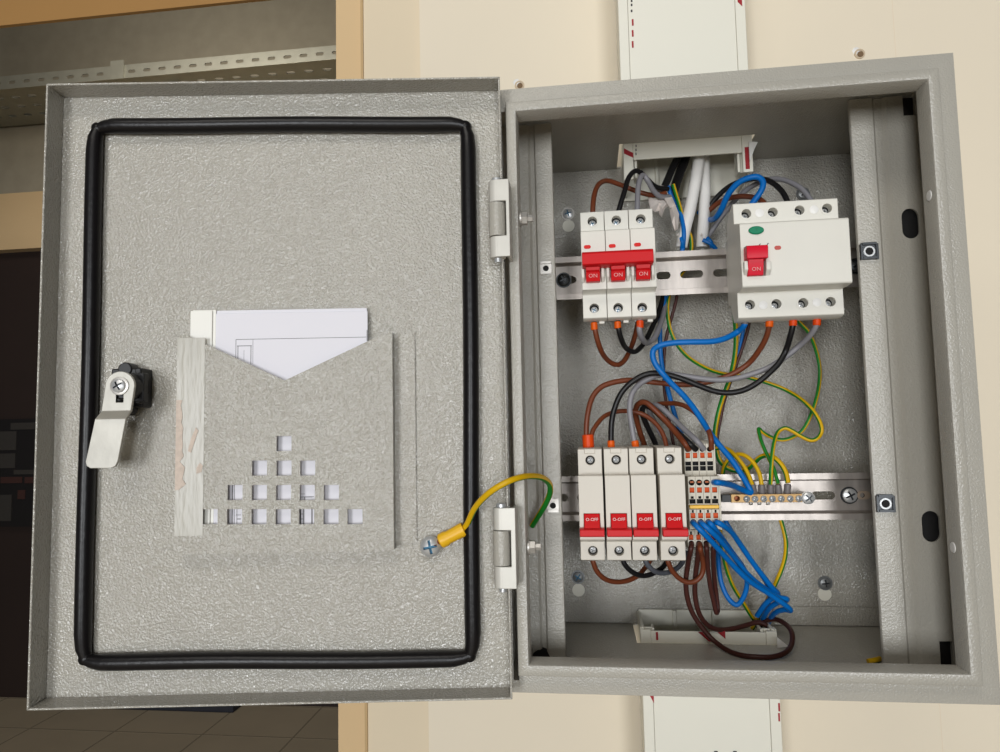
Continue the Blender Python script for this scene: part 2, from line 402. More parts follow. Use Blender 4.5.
def cage_nut(rail,u,v,w,h,mt,dark):
    c=P(u,v,SY); b=MB(); 
    y0=SY-1.2
    b.py(rect(c.x-w/2,c.x+w/2,c.z-h/2,c.z+h/2),y0,SY+.2,0)
    b.box(c.x-w/2+.4,c.x+w/2-.4,SY-3.4,SY-1.0,c.z+h/2-1.8,c.z+h/2-.2,0); b.box(c.x-w/2+.4,c.x+w/2-.4,SY-3.4,SY-1.0,c.z-h/2+.2,c.z-h/2+1.8,0)
    k=MB(); k.cyl((c.x+(.0),SY-4,c.z-.3),(0,1,0),min(w,h)*.27,10,20)
    build('cage_nut',b,[mt,HOLE_SHADE],rail,cut=k)
    b=MB(); b.lathe((c.x,SY-.9,c.z-.3),(0,-1,0),[(min(w,h)*.27,-1),(min(w,h)*.27,1.1),(min(w,h)*.38,1.1),(min(w,h)*.38,-1)],20,caps=False); 
    build('threaded_bush',b,CHROME if dark else ZINC,rail)
    q=MB(); q.lathe((c.x,SY-1.05,c.z-.3),(0,-1,0),[(min(w,h)*.265,0),(min(w,h)*.265,.12),(0,.12)],20); build('bore_shade',q,HOLE_SHADE,rail)  # dark disc in place of the shade down the nut's hole
    if dark:
        b=MB(); b.box(c.x-w/2-.8,c.x-w/2+.3,SY-2.6,SY,c.z-h/2,c.z+h/2-1); b.box(c.x+w/2-.6,c.x+w/2+.9,SY-2.6,SY,c.z-h/2,c.z+h/2-1); build('clip',b,mt,rail)
cage_nut(rL,546,268.5,8.2,9.6,ZINC,False); cage_nut(rL,553,505,8.2,10,ZINC,False)
cage_nut(rR,868.3,251.5,10,12,DARKS,True); cage_nut(rR,884.5,503,10,12,DARKS,True)
# small white rivet ends on the right lip, hinge bolts on the left lip
for u,v in ((928,197),(951.5,547)):
    z=zat(u,v,2); b=MB(); b.lathe((W-20.7,-.6 if v<300 else .6,z),(-1,0,0),[(3.3,0),(3.0,.5),(0,.8)],20); build('rivet',b,WHITEP,enc)
for v in (220,546):
    z=zat(527,v,3); b=MB(); x=20.7; y=0.0
    b.lathe((x,y,z),(1,0,0),[(5.2,0),(5.2,1.2),(3,1.2)],24); b.lathe((x+1.2,y,z),(1,0,0),[(4.4,0),(4.4,3.6),(2.6,3.7),(2.4,3.7),(2.4,7.2),(1.8,7.8),(0,7.8)],6); 
    build('hinge_bolt',b,ZINC,enc)
# ------------------------------------------------------------------ door
dx,dy,dz=10.711,-19.113,3.114; DANG=.133646; DROLL=.00157; DW=296.2; DH=396.0; DT=17.0
door_b=MB()
def door_sheet(mb):
    # tray section: outer sheet with flanges towards the viewer; local x from -DW to 0
    x0,x1,z0,z1=-DW,0,0,DH; t=1.4
    mb.box(x0,x1,DT,DT+1.6,z0,z1)
    g=.35
    for (pa,pb) in (((x0,z0),(x1,z0)),((x1,z0),(x1,z1)),((x1,z1),(x0,z1)),((x0,z1),(x0,z0))):
        pass
    def in_(x,z,d): return (x+(d if x==x0 else -d), z+(d if z==z0 else -d))
    cs=[(x0,z0),(x1,z0),(x1,z1),(x0,z1)]
    for i in range(4):
        a=cs[i]; b2=cs[(i+1)%4]; ai=in_(*a,t); bi=in_(*b2,t); 
        mb.py([a,b2,bi,ai],0,DT+.2)
door_sheet(door_b)
door=build('door',door_b,PAINT,enc,bevel=.45)
# vertices were given in the door's own frame with origin (0,0,0)
door.location=Vector((dx,dy,dz))*.001; door.rotation_euler=Euler((0,DROLL,DANG),'XYZ')
ORG[door.name]=Vector((0,0,0))
MD=(Matrix.Translation((dx,dy,dz)) @ Euler((0,DROLL,DANG),'XYZ').to_matrix().to_4x4())
MDI=MD.inverted()
def PD(u,v,t):
    o=MDI@CAM; d=(MDI.to_3x3()@ray(u,v)); return o+d*((t-o.y)/d.y)
def fillet(pts,r,n=6):
    out=[]
    for i in range(len(pts)):
        a,b,c=Vector(pts[i-1]),Vector(pts[i]),Vector(pts[(i+1)%len(pts)])
        u=(a-b).normalized(); w=(c-b).normalized()
        for k in range(n+1):
            t=k/n; p0=b+u*r; p1=b+w*r; out.append(p0*(1-t)**2+b*2*t*(1-t)+p1*t*t)
        # straight run gets extra points
        q=Vector(pts[(i+1)%len(pts)]); e0=b+w*r; e1=q-w*r
        for k in range(1,12): out.append(e0.lerp(e1,k/12))
    return out
# gasket: four runs of foam cord meeting in pinched corners
GY=DT-4.6
cor=[PD(95.5,126,GY),PD(468.5,124,GY),PD(473,659,GY),PD(82.5,662,GY)]
b=MB()
for i in range(4):
    a,c=cor[i],cor[(i+1)%4]; dd=(c-a).normalized(); cen=(cor[0]+cor[2])/2
    inn=(cor[(i+2)%4]-c).normalized()*.0+(cor[i-1]-a).normalized()
    pts=[]
    for k in range(41):
        s=k/40; L=(c-a).length; x=min(s,1-s)*L
        p=a.lerp(c,s)
        if x<14: p=p+inn*(2.6*(1-x/14)**2)
        p=p+inn*.35*math.sin(s*9+i)
        pts.append(p)
    Lr=(c-a).length
    b.tube(pts,5.2,16,rf=lambda s,L=Lr:(1.0 if min(s,1-s)*L>16 else .62+.38*math.sin(min(s,1-s)*L/16*math.pi/2)))
    # corner bead
for i in range(4):
    b.lathe(cor[i]+Vector((0,0,0))+((cor[(i+1)%4]-cor[i]).normalized()+(cor[i-1]-cor[i]).normalized())*2.2,(0,-1,0),[(0,-4.4),(3.4,-3),(4.5,0),(3.4,3),(0,4)],16)
build('gasket',b,BLACKR,door,ang=60)
# document pocket
PT=DT-10.5     # depth of its front plate
def pp(u,v,t=PT): p=PD(u,v,t); return (p.x,p.z)
xl=pp(176,440)[0]; xr=pp(393,440)[0]; zb=pp(284,552.5)[1]; zt=(pp(186,334.5)[1]+pp(388,333)[1])/2
xv,zv=pp(284.6,380.5)
holes=[]
for row,vv in (((284,),443.5),((259.5,284,307.7),468),((235,259.3,283.5,307.2,331.4),492.5),((210,234.5,259,283.2,306.6,331,355),516.7)):
    for uu in row:
        x,z=pp(uu,vv); holes.append((x,z))
hs=4.75
b=MB()
b.py([(xl,zb),(xr,zb),(xr,zt),(xr-3,zt),(xv,zv),(xl+6,zt),(xl,zt)],PT,PT+1.2)
b.box(xl,xl+1.2,PT+.6,DT+.1,zb,zt); b.box(xr-1.2,xr,PT+.6,DT+.1,zb,zt); b.box(xl,xr,PT+.6,DT-.5,zb,zb+1.2)
fz0,fz1=pp(284,545,DT)[1],pp(284,335,DT)[1]
b.box(PD(163.5,440,DT).x,xl+1,DT-1.5,DT-.45,fz0,fz1); b.box(xr-1,PD(416,440,DT).x,DT-1.5,DT-.45,fz0,fz1)
c=MB()
for x,z in holes: c.box(x-hs,x+hs,PT-3,PT+3.5,z-hs,z+hs)
pocket=build('document_pocket',b,PAINT,door,cut=c,bevel=.25,seg=1)
# adhesive residue strip with torn backing on the pocket's left edge
b=MB(); xa=pp(204,440)[0]; b.box(xl-.05,xa,PT-.25,PT+.1,pp(185,536)[1],zt-1.5); 
build('adhesive_strip',b,TAPE,door)
b=MB(); random.seed(3)
x0,z0=pp(177.5,490); x1,z1=pp(186,400)
left=[(xl,z0+(z1-z0)*k/16) for k in range(17)]
right=[(xl+2.0+3.6*abs(math.sin(k*1.3))*(1.25-k/16)+random.random()*1.4,z0+(z1-z0)*k/16) for k in range(17)]
for k in range(16): b.py([left[k],right[k],right[k+1],left[k+1]],PT-.6,PT-.2)
x,z=pp(193,440); b.py([(x-3,z-7),(x-1,z-8),(x+3.5,z+6),(x+2,z+8),(x-1,z+1)],PT-.6,PT-.2)
x,z=pp(200,469); b.py([(x-2,z-3),(x+1,z-2),(x+2,z+2),(x,z+4),(x-2,z+1)],PT-.6,PT-.2)
build('torn_patch',b,TORN,door)
# paper outlines left of the earth screw
b=MB(); e=PD(431,545.5,DT)
for k in range(22):
    a=math.radians(40+k*14); a2=a+math.radians(10)
    r=12.0
    p=[(e.x+math.cos(t)*r,e.z+2+math.sin(t)*r*.85) for t in (a,a2)]+[(e.x+math.cos(t)*(r+.35),e.z+2+math.sin(t)*(r+.35)*.85) for t in (a2,a)]
    b.py(p,DT-.15,DT+.05)
build('scratch_ring',b,mat('scratch',(130,126,118),.7),door)
# earth screw
b=MB(); b.lathe((e.x,DT,e.z),(0,-1,0),[(6.4,0),(6.4,1.4),(3,1.4)],28); build('washer',b,ZINC,door)
screw('earth_screw',door,(e.x,DT-1.6-1.6,e.z),6.7,CHROME,.5,12,BLUEZ)
# paint drips at the bottom
for u,v,r in ((79,697,2.4),(96,697,2.6),(148,655,2.0)):
    b=MB(); p=PD(u,v,DT); b.lathe((p.x,DT+.1,p.z),(0,-1,0),[(r,0),(r*.8,.7),(0,1.1)],14); build('paint_drip',b,PAINT,door)
# latch: black housing, stem, cranked cam lever, screw
t0=DT
def dbox(mb,u0,u1,v0,v1,ya,yb):
    a=PD(u0,v0,ya); c=PD(u1,v1,ya); mb.box(a.x,c.x,ya,yb,c.z,a.z)
b=MB(); 
q=PD(131.5,388.5,DT-6)
b.box(q.x-10,q.x+10.5,DT-12,DT+.1,q.z-12.5,q.z+12.5); b.lathe((q.x-1,DT-13,q.z+12),(0,1,0),[(4.5,0),(4.5,10)],20); b.lathe((q.x-1,DT-13,q.z-13),(0,1,0),[(4.5,0),(4.5,10)],20)
b.box(q.x+6.5,q.x+10.5,DT-15,DT-10,q.z-10.5,q.z+12.5)
build('latch_housing',b,BLACKP,door,bevel=.8)
LY=DT-30
s=PD(120,386,LY); sl=Vector((s.x,LY,s.z))
b=MB(); b.lathe((s.x,LY+2,s.z),(0,1,0),[(7.6,0),(8.4,2),(8.4,16),(9.5,17)],28); b.box(s.x-9.5,s.x+8.5,LY+12,LY+18,s.z-9,s.z+9); build('latch_stem',b,BLACKP,door,bevel=.5)
# lever outline in its own two planes: round eye, then offset tongue
b=MB(); R1=9.0
eye=[(s.x+R1*math.cos(math.radians(a)),s.z+R1*math.sin(math.radians(a))) for a in range(0,181,12)]
zlow=PD(118,411,LY).z; xlow0=PD(101.5,411,LY).x; xlow1=PD(131,411,LY).x
eye=[(s.x+R1,s.z)]+eye[1:-1]+[(s.x-R1,s.z),(xlow0,zlow),(xlow1,zlow)]
c=MB(); c.box(s.x-2.2,s.x+2.2,LY-5,LY+5,s.z-10.0,s.z-4)
b.py(eye,LY-.2,LY+2.0)
tz=PD(105,468,LY+7).z; ta=PD(85.5,466,LY+7).x; tb=PD(117,468,LY+7).x; uz=PD(100,419,LY+7).z
ua=PD(95,422,LY+7).x; ub=PD(126,421,LY+7).x
b.add([(xlow0,LY-.2,zlow),(xlow1,LY-.2,zlow),(ub,LY+6.8,uz),(ua,LY+6.8,uz),(xlow0,LY+2,zlow),(xlow1,LY+2,zlow),(ub,LY+9,uz),(ua,LY+9,uz)],[(0,1,2,3),(7,6,5,4),(0,4,5,1),(1,5,6,2),(2,6,7,3),(3,7,4,0)])
b.py([(ua,uz),(ub,uz),(tb+.5,tz+4),(tb-1,tz+1),(tb-4,tz-.2),(ta+3,tz),(ta+.6,tz+1.5),(ta,tz+4)],LY+6.8,LY+9)
build('cam_lever',b,[mat('brushed_zinc_lever',(184,181,172),.42,.3,.1,200,.1,60),HOLE_SHADE],door,cut=c,bevel=.35)
b=MB(); b.lathe((s.x,LY,s.z),(0,-1,0),[(5.6,0),(5.6,1),(4.6,1.3),(0,1.3)],24); build('lever_washer',b,ZINC,door)
screw('lever_screw',door,(s.x,LY-1.1,s.z),4.2,CHROME,.4,30)

# hinges (leaf on the body, knuckle on the door)
HY=-25.0
for v0,v1 in ((178,257.5),(507,590)):
    um=487.8 if v0<300 else 492.2; ur=508.6 if v0<300 else 515
    za=zat(500,v0+1,HY); zc=zat(500,v1-1,HY); xa=xat(um,v0,HY); xe=xat(ur,v0,HY)
    L=za-zc; k0=za-L*.28; k1=za-L*.73
    b=MB()
    xk=xa+5.0
    for zz0,zz1 in ((k0,za),(zc,k1)):
        b.lathe((xk,HY+5.0,zz0),(0,0,1),[(5.0,0),(5.0,zz1-zz0)],20)
    b.py([(xk,za),(xk,k0),(xk+6.2,k0),(xk+6.2,k1),(xk,k1),(xk,zc),(xe,zc),(xe,za)],HY,HY+2.2)
    b.box(xe-2.3,xe-.1,HY+1.2,-1,zc+.2,za-.2)
    h=build('hinge',b,mat('hinge_zinc',(206,203,194),.42,.15,.05,200,.06,60) if 'hinge_zinc' not in MATS else MATS['hinge_zinc'],enc,bevel=.4)
    b=MB(); b.lathe((xk-.2,HY+5.0,k1+.5),(0,0,1),[(5.4,0),(5.4,k0-k1-1)],20); b.box(xk-5.2,xk+.5,HY+5,HY+24,k1+.5,k0-.5); build('knuckle',b,PAINTB,h)
    b=MB(); b.lathe((xk,HY+5.0,za),(0,0,1),[(3.2,0),(3.2,2.0),(2.4,2.6),(0,2.6)],18); build('hinge_pin',b,CHROME,h)
    b=MB(); b.lathe((xk,HY+5.0,zc),(0,0,-1),[(2.4,0),(2.4,2.6),(0,3)],18); build('pin_end',b,CHROME,h)
    # cover plate line on the door
    pa=PD(478,v0-8,DT); pc=PD(497,v1+8,DT); bb=MB(); bb.box(pa.x,-1.6,DT-.5,DT+.1,pc.z,pa.z); build('hinge_pad',bb,PAINT,door,bevel=.15,seg=1)

# folded wiring diagram in the pocket
doc=thing('folded_document','folded white wiring diagram sheet tucked in the grey door pocket','document',MD@Vector(((xl+xr)/2,DT-4,zb+2)))
doc.rotation_euler=Euler((0,DROLL,DANG),'XYZ')
ORG[doc.name]=Vector(((xl+xr)/2,DT-4,zb+2))
def py_(u,v): p=PD(u,v,DT-5); return (p.x,p.z)
b=MB(); ztop=py_(280,312.5)[1]; xA=py_(208,400)[0]; xB=py_(368,400)[0]
b.box(xA-10,xB,DT-5,DT-4.2,zb+1.5,ztop)
b.box(xA-3,xB-.6,DT-4,DT-2.4,zb+1.5,ztop+2.2)
build('sheet',b,PAPER,doc,bevel=.2,seg=1)
b=MB(); xC=py_(190,400)[0]; xD=py_(212,400)[0]; b.box(xC,xD,DT-6.3,DT-5.2,zb+1.6,py_(200,311)[1]); b.box(xC+1,xD+2,DT-5.1,DT-2.6,zb+1.5,py_(200,310)[1])
build('folded_edge',b,mat('glossy_paper',(236,234,226),.45),doc,bevel=.3)
b=MB()
def ln(u0,v0,u1,v1,w=.28):
    a=py_(u0,v0); c=py_(u1,v1)
    if abs(a[0]-c[0])>abs(a[1]-c[1]): b.box(min(a[0],c[0]),max(a[0],c[0]),DT-5.06,DT-4.9,a[1]-w/2,a[1]+w/2)
    else: b.box(a[0]-w/2,a[0]+w/2,DT-5.06,DT-4.9,min(a[1],c[1]),max(a[1],c[1]))
ln(236,339.5,366,339.5); ln(236,339.5,236,530); ln(253,339.5,253,364,.2); ln(237,346,252,346,.35); ln(238,346,238,372,.35); ln(251,346,251,372,.35); ln(244,350,244,372,.15); ln(367,330,367,341,.4)
ln(232.5,484,232.5,525,.4); ln(237,509,237,525,.3); ln(236,515,241,515,.3); ln(237,519,241,519,.5)
ln(300,497,314,497,.4); ln(304.5,497,304.5,500,.4); ln(303.8,509,303.8,525,.5); ln(300.5,509,300.5,525,.7); ln(312,509,312,525,.7); ln(300,514,303,514,.3); ln(300,519,303,519,.3); ln(305,497,312.5,497,.5); ln(301,494,305,494,.25)
build('printed_lines',b,INK,doc)

# ================================================================== TRUNKING
def trunking(nm,label,up):
    t=thing(nm,label,'cable trunking',(147,WY,H+60 if up else -60))
    x0,x1=97.0,198.5
    if up: za=zat(680,198,156); zs=zat(640,185,120); zc=zat(639,160,107); ze=1100; z_side=zs
    else: za=14; zs=12.5; zc=10.3; ze=-1100
    lo=lambda a,bb:(min(a,bb),max(a,bb))
    b=MB()
    b.box(x0+2,x1-2,WY-6,WY-3.6,*lo(za,ze))
    for sx in (0,1):
        xx=(x0+1,x0+3.2) if sx==0 else (x1-3.2,x1-1)
        b.box(*xx,108.2,WY-3.6,*lo(zs,ze))
        xx=(x0+9,x0+11) if sx==0 else (x1-11,x1-9)
        b.box(*xx,110,122,*lo(zs+(2 if up else -1),ze))
        xx=(x0+1,x0+11) if sx==0 else (x1-11,x1-1)
        b.box(*xx,112,114,*lo(zs+(2 if up else -1),ze))
    for xx in (x0+30,x0+62): b.box(xx,xx+3,WY-9,WY-5.8,*lo(za,ze))
    build('trunk_base',b,TRUNK,t,bevel=.5)
    b=MB(); b.box(x0+8,x1-8,105.6,107.6,*lo(zc,ze)); b.box(x0,x0+7.8,105.2,107.8,*lo(zs if up else zc+1,ze)); b.box(x1-7.8,x1,105.2,107.8,*lo(zs if up else zc+1,ze))
    b.box(x0-.2,x0+1,107,114,*lo(zs,ze)); b.box(x1-1,x1+.2,107,114,*lo(zs,ze))
    build('trunk_cover',b,TRUNK,t,bevel=.4)
    def pm(poly,y0,y1,mi):
        q=MB(); q.py(poly,y0,y1); build('printed_mark',q,INK if mi else REDINK,t)
    def mark(u,v,w,h,mi): 
        p=P(u,v,105.5); pm(rect(p.x-w/2,p.x+w/2,p.z-h/2,p.z+h/2),105.05,105.7,mi)
    if up:
        for v in (22.5,33.5,44.5): mark(632.7,v,1.4,5.4,0)
        for v in (1,5,11): mark(631.6,v,1.3,1.8,1)
        p=P(740,3,105.2); pm([(p.x-1.8,p.z+8),(p.x+1.6,p.z+8),(p.x+1.6,p.z-3),(p.x-1.8,p.z+1)],104.9,105.3,0)
        for v in (146,150,154): mark(636,v,.7,1.8,1)
        p=P(629,152,105); pm([(p.x-4,p.z+3.4),(p.x+3.2,p.z-1),(p.x+3.2,p.z-5),(p.x-4,p.z-1)],104.9,105.3,0)
        p=P(747,158,105); pm(rect(p.x-1.4,p.x+1.8,p.z-9,p.z+9),104.9,105.3,0)
    else:
        p=P(652.5,700,105.2); pm([(p.x-3.4,p.z+6),(p.x+1,p.z+6),(p.x+1,p.z-2.2)],104.9,105.3,0)
        for v in (707,717): mark(779,v,1.3,6,0)
        p=P(657,636,105.3); pm(rect(p.x-.8,p.x+.8,p.z-3,p.z+3),105,105.7,0)
        for u,v in ((706,636),(721,632)):
            p=P(u,v,105.5); pm([(p.x-6,p.z+3),(p.x+1,p.z+3),(p.x+6,p.z-4),(p.x+2,p.z-4)] if u<710 else [(p.x-4,p.z+1),(p.x+3,p.z+1),(p.x+3,p.z-5)],105.05,105.65,0)
        for u in (716,735): mark(u,752.5,2.6,2.2,1)
    return t
trunking('cable_trunking','white cable trunking on the wall entering the box from above',True)
t2=trunking('cable_trunking','white cable trunking on the wall leaving the box below',False)
# bent white tongue at each trunk opening
for u,v,s,lbl in ((753,155,1,'curled white trunking offcut at right of upper cable opening'),(779,640,-1,'small white trunking corner offcut at right of lower cable opening')):
    p=P(u,v,104); b=MB()
    if s>0: b.prism([(p.x-3,p.z+11),(p.x+4,p.z+10),(p.x+1,p.z+4),(p.x-3,p.z-6)],lambda q,t:(q[0],t,q[1]),102.6,104.4)
    else: b.prism([(p.x-3,p.z+4),(p.x+5,p.z-2.8),(p.x-3,p.z-4)],lambda q,t:(q[0],t,q[1]),97,99)
    tag(build('trunking_offcut',b,WHITEP,bevel=.4),lbl,'trunking offcut')

# wall plugs by the box
for u,v,lbl in ((859.5,54,'drilled plug hole in cream wall above the right end of box'),(519.5,85.5,'small chipped plug in cream wall above the left end of box')):
    p=P(u,v,WY); t=thing('wall_plug',lbl,'wall plug',(p.x,WY,p.z))
    b=MB(); b.lathe((p.x,WY+.5,p.z),(0,-1,0),[(2.9,0),(2.9,1.2),(4.4,1.2),(4.6,.2)],18,caps=False); build('collar',b,mat('plug_plastic',(196,176,148),.6) if 'plug_plastic' not in MATS else MATS['plug_plastic'],t)
    b=MB(); b.lathe((p.x+.4,WY-.9,p.z-.6),(0,-1,0),[(2.6,0),(2.6,.15),(0,.15)],16); build('hole',b,mat('plug_hole',(120,96,70),.9) if 'plug_hole' not in MATS else MATS['plug_hole'],t)
    b=MB(); b.lathe((p.x-2.5,WY+.1,p.z+3.2),(0,-1,0),[(3.6,0),(2.8,.5),(0,.6)],7); build('chip',b,WHITEP,t)

# ================================================================== RAILS
def din_rail(label,v_top,v_bot,u_ref,Y0,slots,scr,tabs=()):
    z1=zat(u_ref,v_top,Y0); z0=zat(u_ref,v_bot,Y0); zc=(z0+z1)/2; z0,z1=zc-17.5,zc+17.5
    t=thing('mounting_rail',label,'mounting rail',(W/2,Y0+7,zc),'steel mounting rails')
    b=MB(); Yw=Y0+7.5; th=1.0
    poly=[(Y0,z1),(Y0,z1-4.6),(Yw-1.2,z1-5.0),(Yw,z1-6.2),(Yw,z0+6.2),(Yw-1.2,z0+5.0),(Y0,z0+4.6),(Y0,z0),(Y0+th,z0),(Y0+th,z0+3.6),(Yw-.6,z0+4.0),(Yw+th,z0+5.8),(Yw+th,z1-5.8),(Yw-.6,z1-4.0),(Y0+th,z1-3.6),(Y0+th,z1)]
    b.px(poly,6,W-6)
    c=MB()
    for u0,u1 in slots:
        a=xat(u0,(v_top+v_bot)/2,Yw); e=xat(u1,(v_top+v_bot)/2,Yw); c.py(obround(a,e,zc-3.1,zc+3.1),Yw-3,Yw+4)
    build('rail_profile',b,RAILM,t,cut=c)
    for u,r,mt in scr:
        x=xat(u,(v_top+v_bot)/2,Yw); bb=MB(); bb.lathe((x,Yw,zc),(0,-1,0),[(r+1.1,0),(r+1.1,1.0),(r*.5,1.0)],24); build('washer',bb,DARKS,t)
        screw('screw',t,(x,Yw-1.2,zc),r,mt,.3,25)
    for u0,u1 in tabs:
        a=xat(u0,(v_top+v_bot)/2,Yw-1); e=xat(u1,(v_top+v_bot)/2,Yw-1); bb=MB(); bb.py(obround(a,e,zc-3.2,zc+3.2),Yw-1.5,Yw); cc=MB(); cc.cyl((a+(e-a)*.38,Yw-4,zc),(0,1,0),1.7,8,16)
        build('fixing_tab',bb,[mat('tab_steel',(190,170,150),.4,.6),HOLE_SHADE],t,cut=cc)
    return t,zc
railU,zU=din_rail('upper slotted steel rail carrying the three-pole breaker, bare at its middle',249.6,294,700,102,[(565,576),(656,670.5),(680,703),(713,735)],[(563.5,5.2,DARKS),(856,5.2,DARKS)])
railL,zLr=din_rail('lower slotted steel rail carrying the row of single breakers and brass bar',473.6,520,790,102,[(560,568),(577,590),(811,835)],[(849,5.4,CHROME)],[(857,870.5)])

# ================================================================== DEVICES
def body_profile(pts): return pts
def holes_cut(c, lst, Y, r, dep): 
    for x,z in lst: c.cyl((x,Y-3,z),(0,1,0),r,dep+3,22)

# ---- three-pole main breaker
Ys,Yt=49.0,60.0
x0=xat(580.3,230,Ys); x1=xat(655,229,Ys); um=617
zt1=zat(um,210.5,Yt); zt0=zat(um,229.5,Yt); s1=zat(um,229.8,Ys); s0=zat(um,288.5,Ys); b1=zat(um,292.5,Yt); b0=zat(um,317,Yt)
br=thing('circuit_breaker','three-pole pale grey breaker with one red bar handle on the upper rail','circuit breaker',((x0+x1)/2,105,zU-35))
b=MB(); n3=3; pw=(x1-x0)/3
poly=[(Yt,zt1),(Yt,zt0),(Ys,s1),(Ys,s0),(Yt-1.5,b1),(Yt,b1-1),(Yt,b0),(Yt+3,b0-1.2),(Yt+11,b0-1.2),(Yt+17,b0+9),(103,b0+14),(103,zt1-10),(Yt+17,zt1-4),(Yt+3,zt1+.5)]
for k in range(3): b.px(poly,x0+k*pw+.18,x0+(k+1)*pw-.18)
c=MB(); 
tops=[]; bots=[]
for u,v in ((592.3,221.3),(616.3,220.3),(640.7,219)): tops.append((xat(u,v,Yt),zat(u,v,Yt)))
for u,v in ((594.3,308.3),(618.2,307.8),(642.3,307.5)): bots.append((xat(u,v,Yt),zat(u,v,Yt)))
holes_cut(c,tops+bots,Yt,3.55,6)
bd=build('body',b,[PLAST,PLAST],br,cut=c,bevel=.35)
for i,(x,z) in enumerate(tops+bots):
    bb=MB(); bb.lathe((x,Yt+5.9,z),(0,-1,0),[(3.5,0),(3.5,.1),(0,.1)],22); build('well_shade',bb,HOLE_SHADE,br)  # dark disc painted as the shade around the recessed screw
    screw('terminal_screw',br,(x,Yt+(5.4 if i<3 else 4.0),z-(.6 if i<3 else .9)),2.6,CHROME,.3,20+i*13,BLUEZ)
    bb=MB(); bb.lathe((x,Yt-.05,z),(0,-1,0),[(4.6,0),(4.6,.25),(3.6,.25),(3.6,0)],26,caps=False)
    build('terminal_collar',bb,PLAST,br)
wx=[(587.3,247),(612.2,246),(637.5,244.7)]
for u,v in wx:
    p=P(u,v,Ys); bb=MB(); bb.py(obround(p.x-2.5,p.x+2.5,p.z-1.35,p.z+1.35,5),Ys-.5,Ys+.3); build('status_window',bb,mat('status_red',(214,34,28),.4,spec=.2) if 'status_red' not in MATS else MATS['status_red'],br)
# handle: three toggles under a common bar
zb1=zat(um,251.3,38); zb0=zat(um,265.2,38)
bb=MB(); xb0=xat(582,258,36); xb1=xat(653.5,256,36)
bb.px([(36,zb1),(34.6,zb1-1.5),(34.6,zb0+1),(37,zb0),(46,zb0),(Ys,zb1-1),(Ys,zb1+.6),(38,zb1+.6)],xb0,xb1)
handle=build('handle_bar',bb,RED,br,bevel=.5)
for u,v in ((593,275),(618.2,274),(643.4,273)):
    p=P(u,v,42); bb=MB(); zt_=zat(u,v-9,42); zb_=zat(u,v+6,42); zm=zat(u,v-3,42)
    bb.px([(39.5,zt_),(40.2,zm+.8),(41.6,zm),(41.0,zm-.6),(43.5,zb_),(Ys+.5,zb_),(Ys+.5,zt_)],p.x-5.0,p.x+5.0); tg=build('toggle',bb,RED,handle,bevel=.3)
    text('ON',4.1,p.x,41.4,zat(u,v+1,42),PRINT,handle)
    for sgn in (-1,1):
        q=MB(); xx=p.x+sgn*7.1; q.px([(Ys-4.2,zat(u,v-8,45)),(Ys-4.2,zat(u,v+2,45)),(Ys,zat(u,v+8,Ys)),(Ys+.5,zat(u,v-8,Ys))],xx-1.1,xx+1.1); build('handle_guard',q,PLAST,br,bevel=.5)
# seam lines and lower clips
for k in range(3):
    bb=MB(); xx=x0+(k+.5)*pw; bb.box(xx+3,xx+7,Yt+9,Yt+13,b0-3.2,b0-1); build('rail_clip',bb,PLAST,br,bevel=.4)

# ---- residual current device (four modules)
Ys2,Yt2=28.0,46.0; um=790
x0=xat(738,224,Ys2); x1=xat(850,217,Ys2); X0=x0+1.0; X1=x0+72.0
zt1=zat(um,201,Yt2); zt0=zat(um,221,Yt2); s1=zat(um,220.5,Ys2); s0=zat(um,285.5,Ys2); b1=zat(um,292,Yt2); b0=zat(um,316,Yt2)
rc=thing('residual_current_device','wide pale grey four-module unit with green test button and single red toggle','residual current device',((x0+x1)/2,105,zU-38))
b=MB(); poly=[(Yt2,zt1),(Yt2,zt0),(Ys2+.8,s1),(Ys2,s1-.8),(Ys2,s0+.8),(Ys2+.8,s0),(Yt2-7,s0-.6),(Yt2,b1+1),(Yt2,b0),(Yt2+4,b0-1.5),(Yt2+15,b0-1.5),(Yt2+24,b0+12),(Yt2+24,zt1-8),(Yt2+15,zt1-2),(Yt2+3,zt1+1)]
b.px(poly,X0,X1)
c=MB(); tops=[]; bots=[]
for u,v in ((746.3,213.7),(772.7,212.2),(799.5,210.2),(827,208.3)): tops.append((xat(u,v,Yt2),zat(u,v,Yt2)))
for u,v in ((750,304.7),(776.4,303.9),(803.2,302.9),(830.6,301.7)): bots.append((xat(u,v,Yt2),zat(u,v,Yt2)))
holes_cut(c,tops+bots,Yt2,3.35,7)
b.box(X0+5,X1-5,Yt2+23,103,b0+17,zt1-13)
# toggle well
tw=P(757,262,Ys2); c.box(tw.x-7,tw.x+6,Ys2-3,Ys2+6,zat(757,276,Ys2),zat(757,246,Ys2))
build('body',b,[PLAST,PLAST],rc,cut=c,bevel=.6)
for i,(x,z) in enumerate(tops+bots):
    screw('terminal_screw',rc,(x,Yt2+6.7,z-.6),2.2,CHROME,.3,20+i*23,DARKS)
    bb=MB(); bb.lathe((x,Yt2+6.9,z),(0,-1,0),[(3.3,0),(3.3,.1),(0,.1)],22); build('well_shade',bb,HOLE_SHADE,rc)  # dark disc for the shade behind the screw
    bb=MB(); bb.lathe((x,Yt2-.05,z),(0,-1,0),[(4.7,0),(4.7,.2),(3.4,.2),(3.4,0)],26,caps=False); build('terminal_collar',bb,PLAST,rc)
for u,v in ((759.5,213),(814,209.5),(763.2,305),(817,302.3)):
    p=P(u,v,Yt2); bb=MB(); bb.lathe((p.x,Yt2+.1,p.z),(0,-1,0),[(3.0,0),(3.0,.35),(2.6,.5),(0,.5)],24); build('blanking_plug',bb,WHITEP,rc)
